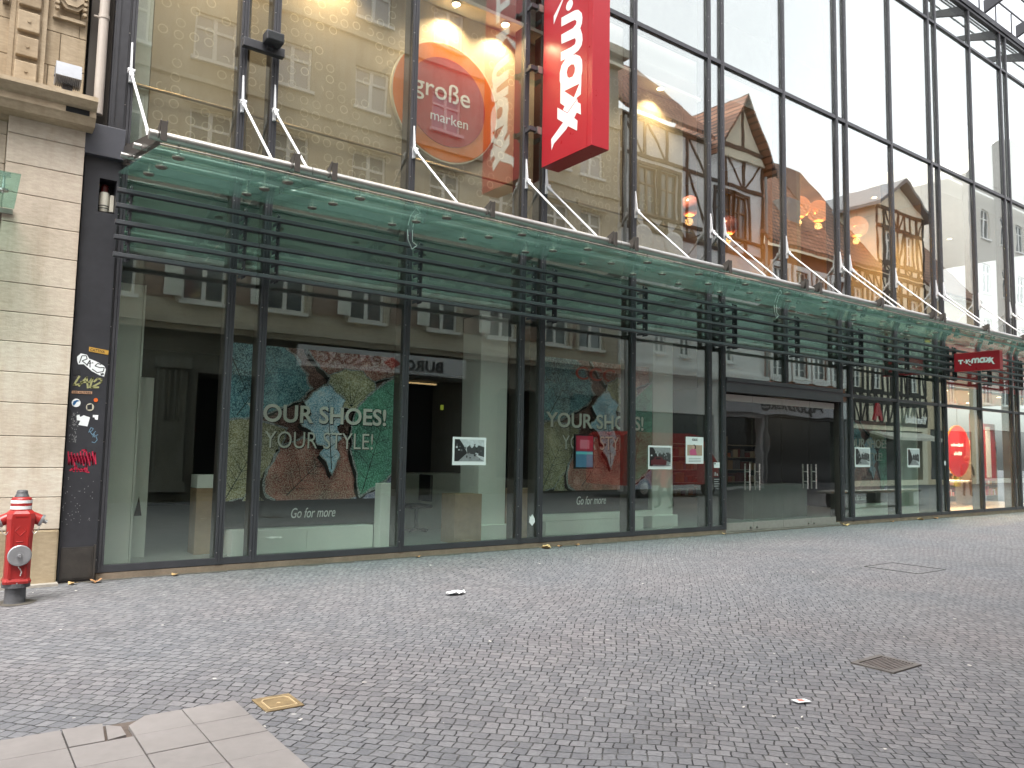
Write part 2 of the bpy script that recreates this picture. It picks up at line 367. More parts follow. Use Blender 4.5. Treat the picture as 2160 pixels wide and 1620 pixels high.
lt = MB(); lt.box(12.93, 17.2, -.02, .16, 2.90, 3.20); lt.box(12.93, 17.2, -.045, -.02, 3.12, 3.20); lt.build("door_lintel", anth, store)
tb = MB(); tb.box(1.2, XEND+1, .0, .35, 15.40, 15.47); tb.box(1.2, XEND+1, -.03, .35, 15.50, 15.68); tb.build("roof_edge_beam", anth, store)
# panes
tilt = random.Random(21)       # real panes never sit perfectly flush
keys = [x for _, x in order]
rows_hi = [(5.06, 9.90), (9.98, 14.19), (14.25, 15.4)]
for i in range(len(keys)-1):
    a, b = keys[i]-.004, keys[i+1]-MW+.004
    nm = order[i][0]; nx = order[i+1][0]
    zs = []
    if nm in ('C2', 'S3') : zs = [(3.2, 4.98)]
    elif keys[i] >= MR['D1']-.01: zs = [(.16, 3.05), (3.11, 4.98)]
    else: zs = [(.16, 4.98)]
    for rows, gm, tl in ((zs, g_lo, .0014), (rows_hi, g_up, .0024)):
        for z0, z1 in rows:
            ta, tb_ = tilt.uniform(-tl, tl), tilt.uniform(-tl, tl)*.5; g = MB().box(a, b, .060, .072, z0, z1)
            for q in g.v: q.y += ta*(q.x-(a+b)/2)+tb_*(q.z-(z0+z1)/2)
            g.build("glass_pane", gm, store)
# doors
lv = [12.95, 13.93, 14.97, 16.02, 17.03]
for i in range(4):
    a, b = lv[i]+.006, lv[i+1]-.006
    d = MB().box(a, b, .10, .112, .20, 2.72).build("door_leaf", g_dr, store)
    r = MB().box(a, b, .082, .130, .03, .198); hr = MB().box(a, b, .082, .130, 2.722, 2.86, 0); hr.box(a, b, .078, .082, 2.80, 2.805, 0)
    hx = b-.16 if i in (0, 2) else a+.16
    for q in (hx-.06, hx+.06): r.lathe([(.026, 0), (.026, -.02), (.012, -.03)], (q if False else (b-.1 if i in (0, 2) else a+.1), .082, .09), 'y', 14)
    r.build("rail", pm("brushed_door_steel", (.36, .34, .315), .5, .3, .12, 12), d)
    hr.build("head_rail", pm("brushed_door_steel", (.36, .34, .315), .5, .3, .12, 12), d)
    h = MB()
    for y in (.045, .167): h.tube((hx, y, .86), (hx, y, 1.42), .016, n=10)
    for z in (1.03, 1.25): h.tube((hx, .045, z), (hx, .167, z), .010, n=8)
    h.build("handle", steel, d)
    d["label"] = "frameless glass door leaf with steel rails"
MB().box(12.93, 17.2, -.01, .30, -.02, .022).build("threshold", steel_d, store)
# dark cladding column at the left end, with niche, hatch and graffiti
cc = MB(); X0, X1 = 1.125, 1.505; nx0, nx1, nz0, nz1 = 1.29, 1.475, 4.36, 4.77
cc.box(X0, nx0, -.03, .30, .0, 5.16); cc.box(nx1, X1, -.03, .30, .0, 5.16); cc.box(nx0, nx1, -.03, .30, .0, nz0); cc.box(nx0, nx1, -.03, .30, nz1, 5.16); cc.box(nx0, nx1, .2, .30, nz0, nz1)
hb = MB(); hb.cbox(1.10, 1.53, -.10, .1, 5.02, 5.40, .006); hb.build("column_head", pm("anthracite_head", (.07, .072, .085), .4, 0, .1), store)
uc = MB(); uc.box(1.345, 1.505, -.02, .3, 5.41, 15.4); uc.box(1.365, 1.40, -.035, -.02, 5.41, 15.4); uc.build("side_cladding", anth2, store)
ht = MB(); ht.box(1.145, 1.475, -.045, -.031, .03, .40); ht.box(1.165, 1.455, -.050, -.045, .05, .38); ht.box(1.478, 1.50, -.06, -.031, .0, .42); ht.build("access_hatch", pm("rusty_hatch", (.035, .03, .026), .6, 0, .4, 8, .2), store)
GY = -.0325
def tagline(pts, m, r=.011, name="graffiti"):
    q = MB()
    for s in pts:
        for (a, b), (c, d) in zip(s, s[1:]):
            dx, dz = c-a, d-b; L = math.hypot(dx, dz) or 1; nx, nz = -dz/L*r, dx/L*r; ex, ez = dx/L*r*.8, dz/L*r*.8
            q.add([(a+nx-ex, GY, b+nz-ez), (a-nx-ex, GY, b-nz-ez), (c-nx+ex, GY, d-nz+ez), (c+nx+ex, GY, d+nz+ez)], [(0, 1, 2, 3)])
    return q.build(name, m, store, fix=False)
def zz(x, y): # column crop pixels of the tagging to metres on the column face
    return (1.135+(x-75)/330*.30, 2.70-(y-160)*.001085)
olive = pm("olive_marker", (.34, .33, .15), .5, 0, .1)
def seg(*p): return [zz(*q) for q in p]
tagline([seg((160, 465), (105, 560), (180, 545)), seg((165, 565), (245, 470), (265, 580)), seg((185, 525), (285, 520)), seg((285, 510), (315, 470), (290, 575)), seg((335, 510), (370, 475), (415, 478), (415, 510), (310, 575), (385, 570))], olive, .010)
red_t = pm("crimson_spray", (.42, .015, .05), .5, 0, .15)
rr = []
random.seed(3)
for k in range(9):
    x = 95+k*34; rr.append(seg((x, 1290+random.randint(-30, 20)), (x+14, 1390+random.randint(-20, 20)), (x+28, 1300+random.randint(-20, 40)), (x+45, 1400+random.randint(-20, 20))))
for k in range(5):
    x = 130+k*38; rr.append(seg((x, 1470), (x+24, 1430+random.randint(-10, 20)), (x+40, 1480)))
rr.append(seg((250, 1255), (290, 1250), (270, 1275))); rr.append(seg((270, 1475), (340, 1490)))
tagline(rr, red_t, .008)
tagline([seg((310, 1060), (330, 1010), (360, 1020), (340, 1050), (320, 1050), (355, 1090)), seg((350, 1090), (385, 1050)), seg((360, 1110), (372, 1070), (378, 1110)), seg((415, 1085), (390, 1095), (412, 1140), (385, 1172), (355, 1165))], pm("blue_marker", (.16, .27, .36), .5), .004)
sc = []
for k in range(46):
    x, y = random.uniform(60, 400), random.uniform(1540, 2050); sc.append(seg((x, y), (x+random.uniform(-8, 8), y+random.uniform(2, 12))))
for k in range(60):
    x, y = random.uniform(90, 180), random.uniform(830, 1170); sc.append(seg((x, y), (x+random.uniform(-6, 10), y+random.uniform(4, 25))))
for st in sc:
    for (a, b), (c, d) in zip(st, st[1:]):
        L = math.hypot(c-a, d-b) or 1; nx, nz = -(d-b)/L*.004, (c-a)/L*.004
        cc.add([(a+nx, -.0312, b+nz), (a-nx, -.0312, b-nz), (c-nx, -.0312, d-nz), (c+nx, -.0312, d+nz)], [(0, 1, 2, 3)], 1)
cc.build("cladding_column", [anth2, pm("scratched_primer", (.20, .20, .20), .7)], store)

# interiors (shell)
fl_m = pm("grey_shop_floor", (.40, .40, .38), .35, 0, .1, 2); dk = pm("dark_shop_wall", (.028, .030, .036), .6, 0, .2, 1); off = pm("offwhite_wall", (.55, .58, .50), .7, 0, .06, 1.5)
beige = pm("beige_upper_wall", (.50, .38, .24), .7, 0, .06); wht = pm("white_ceiling", (.70, .68, .64), .8, 0, .03)
MB().box(1.52, 22.1, .085, 11, .03, .05).build("floor_slab", fl_m, store)
MB().box(22.1, XEND, .085, 9, .03, .05).build("floor_slab", pm("pale_floor_tiles", (.50, .38, .27), .3, 0, .1, 2), store)
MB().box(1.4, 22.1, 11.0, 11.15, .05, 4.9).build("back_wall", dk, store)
MB().box(22.3, XEND, 9.0, 9.15, .05, 4.9).build("back_wall", pm("warm_shop_wall", (.60, .38, .22), .7, 0, .1), store)
MB().box(1.45, 1.52, .30, 11, .05, 4.9).build("side_wall", off, store)
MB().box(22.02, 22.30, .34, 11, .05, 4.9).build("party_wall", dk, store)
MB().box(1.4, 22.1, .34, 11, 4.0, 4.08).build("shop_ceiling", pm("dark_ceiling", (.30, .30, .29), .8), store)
MB().box(22.3, XEND, .36, 9, 3.62, 3.70).build("shop_ceiling", wht, store)
MB().box(1.4, XEND+1, .345, 11.2, 4.90, 5.04).build("floor_slab", pm("storey_slab", (.03, .036, .036), .7), store)
MB().box(1.4, XEND+1, .345, 11.2, 9.45, 9.95).build("upper_ceiling", wht, store)
MB().box(1.4, XEND+1, 7.0, 7.2, 5.04, 9.45).build("upper_back_wall", beige, store)
MB().box(1.52, 1.84, .40, .45, 5.06, 9.0).build("reveal_panel", pm("pale_green_reveal", (.74, .82, .76), .7), store)
MB().box(1.4, 1.51, .3, 11, 5.04, 15.4).build("side_wall", pm("pale_green_reveal", (.50, .58, .50), .7), store)
MB().box(1.4, XEND+1, 5.0, 5.2, 9.95, 15.4).build("attic_wall", pm("attic_grey", (.30, .29, .28), .8), store)
MB().box(1.2, XEND+1, .36, 11.2, 15.42, 15.66).build("roof", pm("flat_roof", (.2, .2, .2), .9), store)
# red fascia behind the glass of the right-hand shop
MB().box(22.42, XEND, .084, .11, 3.66, 4.97).build("fascia_panel", pm("red_fascia", (.78, .04, .045), .5, 0, .08), store)
ir = MB(); ir.tube((1.6, .36, 6.2), (12.3, .36, 6.2), .022); ir.build("inner_rail", pm("bronze_rail", (.33, .25, .15), .35, .7), store)

# =================================================================== CANOPY
can = thing("glass_canopy", "long sloping green glass canopy hung from white rods over the shop windows", "canopy", (1.4, 0, 4.8))
def cz(y, d=0.0): return 4.83+(y+.26)*(.36/2.09)+d       # slope of the glass: lower towards the street
edges = [1.47, 3.125]+[P0+GAP/2-.046+PER*k for k in range(1, 7)]
edges[1] = P0+GAP/2-.046
for i in range(len(edges)-1):
    a, b = edges[i]+.014, edges[i+1]-.014; y0, y1 = -.045, -2.36; n = 8
    g = MB(); m = 14
    g.add([(a, y0, cz(y0)), (b, y0, cz(y0)), (b, y1, cz(y1)), (a, y1, cz(y1)), (a, y0, cz(y0)+.018), (b, y0, cz(y0)+.018), (b, y1, cz(y1)+.018), (a, y1, cz(y1)+.018)],
          [(0, 3, 2, 1), (4, 5, 6, 7), (0, 1, 5, 4), (1, 2, 6, 5), (2, 3, 7, 6), (3, 0, 4, 7)])
    g = g.build("glass_panel", g_can, can)
    nx = 2 if b-a < 2.5 else 4
    for y in (-.55, -1.25, -2.05):
        for k in range(nx):
            x = a+(b-a)*((k+.5)/nx if nx > 2 else (.15+.7*k)); z = cz(y)
            c = MB().lathe([(.052, -.022), (.062, -.016), (.062, -.003), (.02, -.003)], (x, y, z), 'z', 14); c.tube((x, y, z-.03), (x, y, z+.13), .012, n=8)
            c.build("clamp", steel_d, g)
for y, r in ((-.42, .034), (-1.22, .034), (-2.06, .052)):
    p = MB(); x = 1.44
    for e1 in edges[1:]: p.tube((x, y, cz(y, .17)), (e1-.004, y, cz(y, .17)), r, n=16); x = e1+.004
    p.build("pipe", pm("brushed_canopy_pipe", (.44, .43, .41), .36, .8, .2, 4), can)
for n, xr in order:
    if xr > edges[-1]: continue
    x = xr-MW/2; t = .007
    ya, yb, yc = -.0, -2.20, -2.33
    a = MB()
    for dx in (-.03, .03):
        a.prism([(ya, cz(ya, .16)), (ya, cz(ya, .34)), (-2.05, cz(-2.05, .23)), (yb, cz(yb, .32)), (yb-.02, cz(yb, .30)), (-2.15, cz(-2.15, .14)), (-1.9, cz(-1.9, .11))], 0, x+dx-t/2, x+dx+t/2)
    a.box(x-.03, x+.03, -2.22, -2.20, cz(yb, .10), cz(yb, .30)); a.box(x-.05, x+.05, -.012, -.002, cz(0, .12), cz(0, .4))
    a.build("arm", pm("dark_bronze_arm", (.085, .075, .068), .45, .4, .2, 5), can)
    q = MB(); p0 = Vector((x, -.075, 6.30)); p1 = Vector((x, -1.47, cz(-1.47, .26))); d = (p1-p0).normalized()
    q.box(x-.016, x+.016, -.05, -.002, 6.04, 6.20)
    q.prism([(-.002, 6.56), (-.014, 6.56), (-.06, 6.24), (-.075, 6.12), (-.002, 6.12)], 0, x-.010, x+.010)
    q.tube((x, -.06, 6.16), p1, .017, n=10); q.tube(p1-d*.14, p1, .026, n=10); q.tube((x, -.06, 6.16)+d*0.0 if False else Vector((x, -.06, 6.16)), Vector((x, -.06, 6.16))+(p1-Vector((x, -.06, 6.16))).normalized()*.16, .028, n=10)
    q.tube((x-.04, -.07, 6.17), (x+.04, -.07, 6.17), .03, n=12)
    q.build("tie_rod", whitep, can)
fd = MB(); fd.tube((1.5, -2.31, cz(-2.31, .045)), (edges[-1], -2.31, cz(-2.31, .045)), .008, n=6); fd.build("edge_wire", steel_d, can)
wm = pm("loose_white_cable", (.55, .57, .55), .5)
for x0, s in ((5.2, 1), (13.9, .6)):
    w = MB(); pts = [(x0, -.5, cz(-.5, -.03)), (x0+.01, -.5, cz(-.5, -.17)), (x0+.09, -.48, cz(-.5, -.30)), (x0+.16, -.5, cz(-.5, -.24)), (x0+.1, -.5, cz(-.5, -.20))]
    w.path([Vector(q) for q in pts], .006, 6); w.path([Vector((x0+.08, -.5, cz(-.5, -.02))), Vector((x0+.085, -.5, cz(-.5, -.2)))], .005, 6); w.build("hanging_cable", wm, can)

# =================================================================== LOUVRES, one screen per bay group
lz = [4.585, 4.40, 4.20, 4.02, 3.81]
lou_m = pm("anthracite_louvre", (.062, .063, .070), .45, 0, .15, 3, .05)
lab_l = ["short dark slatted louvre at the stone pier end, in front of the first window", "dark slatted louvre above the window with the nearest leaf poster",
         "dark slatted louvre above the second leaf poster and its two framed notices", "dark slatted louvre above the glass entrance doors",
         "dark slatted louvre above the window right of the entrance doors", "dark slatted louvre behind the small red projecting sign"]
for i in range(6):
    a, b = edges[i]+(.0 if i else -.03), edges[i+1]-.008
    L = thing("louvre_screen", lab_l[i], "louvre", ((a+b)/2, -.3, 3.75), "slatted louvres under the canopy")
    for z in lz:
        s = MB(); s.prism([(-.345, z-.020), (-.345, z+.020), (-.335, z+.026), (-.275, z+.026), (-.275, z-.026), (-.335, z-.026)], 0, a, b)
        s.build("slat", lou_m, L)
    for n, xr in order:
        if a-.1 < xr < b+.1:
            c = MB(); x = xr+.012
            c.prism([(-.274, 3.76), (-.274, 4.66), (-.15, 4.72), (-.15, 3.76)], 0, x, x+.012)
            for z in lz: c.box(x, x+.012, -.15, -.002, z-.02, z+.02)
            for z in lz: c.box(x-.02, x+.03, -.272, -.20, z-.028, z+.028)
            for z in lz: c.lathe([(.012, 0), (.012, -.006)], (x-.004, -.20, z+.09), 'x', 8, 1, False)
            c.build("bracket", [lou_m, steel], L)

# =================================================================== ROOF SUNSHADE
rs = thing("roof_sunshade", "dark metal sunshade of thin bars on arms along the roof edge", "sunshade", (24, 0, 15.7))
x = 1.6
k = 0
while x < XEND+1:
    MB().box(x-.02, x+.02, .0, .03, 15.68, 16.42).build("post", anth, rs)
    x += 1.19
for j, (y, z) in enumerate(((-.02, 16.42), (-.5, 16.46), (-.62, 16.50), (-.74, 16.54), (-.86, 16.58), (-.98, 16.62), (-1.10, 16.66), (-1.4, 16.70))):
    MB().box(1.4, XEND+1, y-.03, y+.012, z-.018, z+.018).build("bar", anth, rs)
for k in range(13):
    x = 1.9+k*2.3875
    MB().prism([(.02, 15.72), (-1.8, 16.42), (-1.8, 16.58), (.02, 16.12)], 0, x-.05, x+.05).build("arm", anth, rs)

# =================================================================== BLADE SIGN
LT_m = [(0.89,8.68),(1.23,8.65),(1.31,8.62),(1.39,8.53),(1.41,8.44),(1.4,8.35),(1.36,8.29),(1.41,8.17),(1.42,8.07),(1.4,7.99),(1.33,7.94),(1.18,7.92),(0.89,7.94),(0.89,8.09),(1.15,8.07),(1.24,8.08),(1.26,8.13),(1.24,8.18),(1.17,8.19),(0.9,8.23),(0.89,8.39),(1.18,8.37),(1.26,8.4),(1.27,8.45),(1.23,8.49),(1.16,8.5),(0.89,8.53)]
LT_a = [(1.36,7.83),(1.26,7.90),(1.13,7.93),(1.0,7.92),(0.91,7.86),(0.87,7.75),(0.87,7.61),(0.89,7.56),(0.89,7.23),(1.0,7.14),(0.96,7.09),(1.07,7.01),(1.3,7.15),(1.29,7.17),(1.39,7.19),(1.4,7.35),(1.4,7.49),(1.42,7.56),(1.42,7.65),(1.41,7.75)]
LT_ah = [(1.15,7.78),(1.07,7.76),(1.04,7.69),(1.06,7.61),(1.11,7.57),(1.19,7.56),(1.24,7.61),(1.25,7.68),(1.22,7.75)]
LT_at = [(0.98,7.4),(1.36,7.38),(1.23,7.2)]
LT_x = [(0.82,7.18),(1.075,6.995),(1.31,7.14),(1.32,7.09),(1.39,7.04),(1.4,6.86),(1.3,6.93),(1.24,6.86),(1.32,6.79),(1.31,6.63),(1.09,6.78),(1.05,6.74),(0.74,6.6),(0.68,6.51),(0.67,6.7),(0.97,6.88),(0.82,6.99)]
LT_d = [(1.09+.085*math.cos(i*math.pi/8), 8.80+.085*math.sin(i*math.pi/8)) for i in range(16)]
LT_k = [(.69, 8.80), (.93, 9.01), (1.06, 9.0), (1.30, 8.80), (1.32, 8.93), (1.16, 9.06), (1.32, 9.06), (1.32, 9.20), (.89, 9.20), (.89, 9.06), (1.0, 9.06), (.69, 8.66)]
LT_e = [(1.09+.06*math.cos(i*math.pi/8), 9.32+.06*math.sin(i*math.pi/8)) for i in range(16)]
LT_t = [(1.32, 9.42), (1.32, 9.90), (1.20, 9.90), (1.20, 9.74), (.89, 9.74), (.89, 9.60), (1.20, 9.60), (1.20, 9.42)]
def wordmark():
    """returns outlines with text running +x and letter tops +y"""
    out = []
    for p in (LT_m, LT_a, LT_ah, LT_at, LT_x, LT_d, LT_k, LT_e, LT_t): out.append([(9.9-z, v-.89) for v, z in p])
    return out
wm_v, wm_f = shape_geo(wordmark())
bs = thing("blade_sign", "tall red projecting sign with a white vertical shop name", "sign", (7.88, -1.0, 6.3))
pb = MB(); pb.cbox(7.70, 8.06, -1.66, -.42, 6.29, 10.6, .006); pb.box(7.695, 7.70, -1.55, -1.545, 6.3, 10.6); pb.build("sign_box", redp, bs)
put(MB(), [Vector((v.x, v.y, v.z)) for v in wm_v], wm_f, (7.6965, -.89, 9.9), (0, 0, -1), YN, None, -.006).build("lettering", white, bs)
put(MB(), wm_v, wm_f, (8.0635, -.89-.53+.0, 9.9), (0, 0, -1), YP, None, -.006).build("lettering", white, bs)
for z in (9.06, 7.98, 6.93):
    b = MB(); b.box(7.46, 7.93, -.40, -.335, z-.035, z+.035); b.box(7.49, 7.53, -.335, -.222, z-.03, z+.03); b.box(7.88, 7.92, -.335, -.222, z-.03, z+.03); b.box(7.60, 7.695, -.415, -.405, z-.07, z+.05, 1); b.box(7.60, 7.612, -.43, -.33, z-.06, z+.04, 1)
    b.build("bracket", [anth, steel_d], bs)
bs.location = (8.053, -.7955, 6.403); bs.scale = (1.022, 1.022, 1.022)      # hung between the two mullions
# small projecting sign
ss = thing("small_projecting_sign", "small red box sign with a white shop name beside the louvres at far end", "sign", (22.2, -.9, 3.97))
MB().cbox(22.16, 22.34, -1.50, -.36, 3.97, 4.47, .006).build("sign_box", redp, ss)
put(MB(), wm_v, wm_f, (22.157, -.93, 4.21), YN, ZP, (.92, .20), .006).build("lettering", white, ss)
put(MB(), wm_v, wm_f, (22.343, -.93, 4.21), YP, ZP, (.92, .20), .006).build("lettering", white, ss)
sb = MB(); sb.box(22.2, 22.3, -.36, 0, 4.3, 4.36); sb.build("bracket", anth, ss)

# =================================================================== UPPER FLOOR INSIDE: panels, disc, lamps
ring = ring_mat()
for i, (a, b, lb) in enumerate(((1.86, 3.06, "narrow ring patterned beige panel beside the stone facade"), (3.13, 7.80, "wide ring patterned beige panel behind the round orange sign"), (7.92, 12.15, "ring patterned beige panel behind the tall red projecting sign"))):
    o = MB().box(a, b, .46, .52, 5.06, 8.95).build("patterned_panel", ring, None, (a, .46, 5.06)); tag(o, lb, "wall panel", "ring patterned panels upstairs")
ds = thing("round_sign", "big round orange and red sign with white writing behind the upper glass", "sign", (6.3, .40, 6.3))
orange = pm("orange_acrylic", (.72, .18, .012), .35, 0, .05, 1); redc = pm("red_disc", (.40, .012, .02), .35, 0, .05, 1)
MB().lathe([(1.0, .0), (1.0, -.06), (.985, -.07)], (6.32, .44, 7.30), 'y', 64, smooth=False).build("disc", orange, ds)
MB().lathe([(1.015, .01), (1.015, -.064), (1.0, -.064)], (6.32, .44, 7.30), 'y', 64, smooth=False).build("rim", pm("cream_rim", (.75, .68, .5), .4), ds)
MB().lathe([(.745, -.0), (.745, -.008)], (6.32, .37, 7.30), 'y', 64, smooth=False).build("inner_disc", redc, ds)
lettering("lettering", "große", (6.22, .361, 7.42), XP, (1.08, .42), white, ds, .004)
lettering("lettering", "marken", (6.37, .361, 7.02), XP, (.72, .17), white, ds)
spot_e = em("lit_spot_lens", (1, .80, .48), 5)
def spot(x, y, z, lb, en=40, col=(1, .76, .46), grp="ceiling spots upstairs", ang=True):
    t = thing("ceiling_spot", lb, "ceiling light", (x, y, z), grp)
    MB().lathe([(.085, 0), (.085, -.02), (.068, -.02)], (x, y, z), 'z', 20, smooth=False).build("rim", whitep, t)
    MB().lathe([(.066, -.006), (.066, -.024)], (x, y, z), 'z', 20, smooth=False).build("lens", spot_e, t)
    ld = bpy.data.lights.new("spot_light", 'SPOT'); ld.energy = en; ld.color = col; ld.spot_size = R(130); ld.spot_blend = .6; ld.shadow_soft_size = .05
    lo = bpy.data.objects.new("spot_light", ld); COL.objects.link(lo); lo.parent = t; lo.location = (0, 0, -.04)
# ceiling strip in front of the panels
cs = MB().box(1.55, 12.3, .10, 2.6, 8.96, 9.02).build("soffit", wht, store)
for x, lb in ((2.5, "lit ceiling spot above the narrow ring patterned panel"), (4.2, "lit ceiling spot over the left part of the wide panel"), (6.35, "lit ceiling spot right above the round orange sign"), (7.35, "lit ceiling spot above the wide panel beside the red blade sign"), (8.9, "lit ceiling spot above the panel just past the red blade sign"), (11.2, "lit ceiling spot above the end of the last ring panel")):
    spot(x, .21, 8.955, lb, 55 if 6 < x < 8 else 42)
_t = NT("copper_added_glow"); _t.principled((.85, .36, .18), .10, 1, emit=(1, .38, .16), estr=.28); cop = _t.m  # emission added to the copper, standing in for bright reflections on the globes
def pendant(x, y, z, lb, r=.34, m=cop, col=(1, .45, .15)):
    t = thing("pendant_lamp", lb, "pendant lamp", (x, y, z), "globe pendant lamps upstairs")
    pr = [(r*.45, -r*.86)]+[(r*math.cos(a), r*math.sin(a)) for a in [R(-50), R(-35), R(-20), R(-5), R(10), R(25), R(40), R(55), R(70), R(83)]]
    MB().lathe(pr, (x, y, z), 'z', 28).build("globe", m, t)
    MB().tube((x, y, z+r*.98), (x, y, 9.45), .008, n=6).build("cord", black, t)
    MB().lathe([(r*.44, -r*.88), (r*.40, -r*.90)], (x, y, z), 'z', 20).build("bulb_disc", em("orange_glow", (1, .33, .08), .8), t)
    ld = bpy.data.lights.new("pendant_light", 'POINT'); ld.energy = 4; ld.color = col; ld.shadow_soft_size = .1; lo = bpy.data.objects.new("pendant_light", ld); COL.objects.link(lo); lo.parent = t; lo.location = (0, 0, -r-.12)
pink = pm("rose_globe", (.75, .26, .22), .2, .3, .05)
pendant(18.9, 3.0, 8.78, "copper globe lamp half hidden by a mullion, first of four upstairs"); pendant(20.12, 3.0, 9.0, "copper globe lamp at the left of the close pair upstairs"); pendant(21.15, 3.0, 9.08, "copper globe lamp at the right of the close pair upstairs"); pendant(23.3, 3.0, 9.0, "copper globe lamp standing apart beyond the double mullion")
pendant(14.6, 2.4, 7.75, "rose coloured globe lamp hanging lower before the double mullion", .26, pink); pendant(16.1, 2.4, 7.55, "rose coloured globe lamp hanging lower just past the double mullion", .26, pink)
for x, y, lb in ((13.4, 2.2, "round lit ceiling lamp left of the globe lamps upstairs"), (17.4, 2.0, "round lit ceiling lamp above the rose globe lamps"), (22.2, 1.8, "round lit ceiling lamp beside the single copper globe"), (25.5, 2.5, "round lit ceiling lamp upstairs near the far corner"), (28.5, 2.5, "round lit ceiling lamp upstairs at the far corner")):
    spot(x, y, 9.445, lb, 260, (1, .74, .46))
MB().box(17.0, 17.16, 1.0, 7.0, 5.05, 9.44).build("partition", pm("amber_partition", (.55, .33, .12), .7), store)
MB().box(23.9, 24.1, 1.2, 7.0, 5.05, 9.44).build("partition", pm("amber_partition2", (.55, .40, .20), .7), store)

# =================================================================== SHOP WINDOW DISPLAY
LF = {'teal': leaf_mat("frosted_teal_leaf", (0.031, 0.085, 0.114), (0.085, 0.239, 0.302), (0.246, 0.563, 0.670)), 'green': leaf_mat("frosted_green_leaf", (0.035, 0.105, 0.085), (0.082, 0.285, 0.179), (0.186, 0.525, 0.355)),
      'olive': leaf_mat("frosted_olive_leaf", (0.137, 0.137, 0.062), (0.330, 0.317, 0.150), (0.667, 0.623, 0.367)), 'red': leaf_mat("frosted_red_leaf", (0.148, 0.036, 0.031), (0.421, 0.118, 0.090), (0.780, 0.395, 0.332)),
      'ice': leaf_mat("frosted_ice_leaf", (0.144, 0.293, 0.421), (0.370, 0.670, 0.850), (0.827, 0.850, 0.850)), 'brown': leaf_mat("dark_leaf_litter", (0.031, 0.017, 0.017), (0.127, 0.053, 0.043), (0.265, 0.157, 0.137)), 'violet': leaf_mat("frosted_violet_leaf", (0.105, 0.105, 0.231), (0.264, 0.264, 0.476), (0.662, 0.577, 0.832))}
LF['frost'] = leaf_mat('frost_rim', (.10, .12, .12), (.22, .26, .26), (.42, .46, .46))
vein = pm("leaf_vein_print", (.03, .045, .04), .5, 0, .1)
def leaf_poly(cx, cz_, w, h, rot, lob=0, n=44, serr=.02):
    p = []
    for i in range(n):
        t = 2*math.pi*i/n; r = 1
        if lob: r = .72+.28*abs(math.cos(lob*t/2))
        x = math.sin(t)*w*(.5 if lob else .5*(1-.35*math.cos(t)))*r; z = math.cos(t)*h*.5*r*(1 if lob else 1.0)
        x *= 1+(serr if i % 2 else -serr); z *= 1+(serr if i % 2 else -serr)
        p.append((cx+x*math.cos(rot)-z*math.sin(rot), cz_+x*math.sin(rot)+z*math.cos(rot)))
    return p
def clip(p, u0, u1, v0, v1):
    def cut(p, f, inter):
        o = []
        for a, b in zip(p, p[1:]+p[:1]):
            ia, ib = f(a), f(b)
            if ia: o.append(a)
            if ia != ib: o.append(inter(a, b))
        return o
    def X(k): return lambda a, b: (k, a[1]+(b[1]-a[1])*(k-a[0])/(b[0]-a[0]))
    def Z(k): return lambda a, b: (a[0]+(b[0]-a[0])*(k-a[1])/(b[1]-a[1]), k)
    for f, g in ((lambda q: q[0] >= u0, X(u0)), (lambda q: q[0] <= u1, X(u1)), (lambda q: q[1] >= v0, Z(v0)), (lambda q: q[1] <= v1, Z(v1))):
        if len(p) > 2: p = cut(p, f, g)
    return p
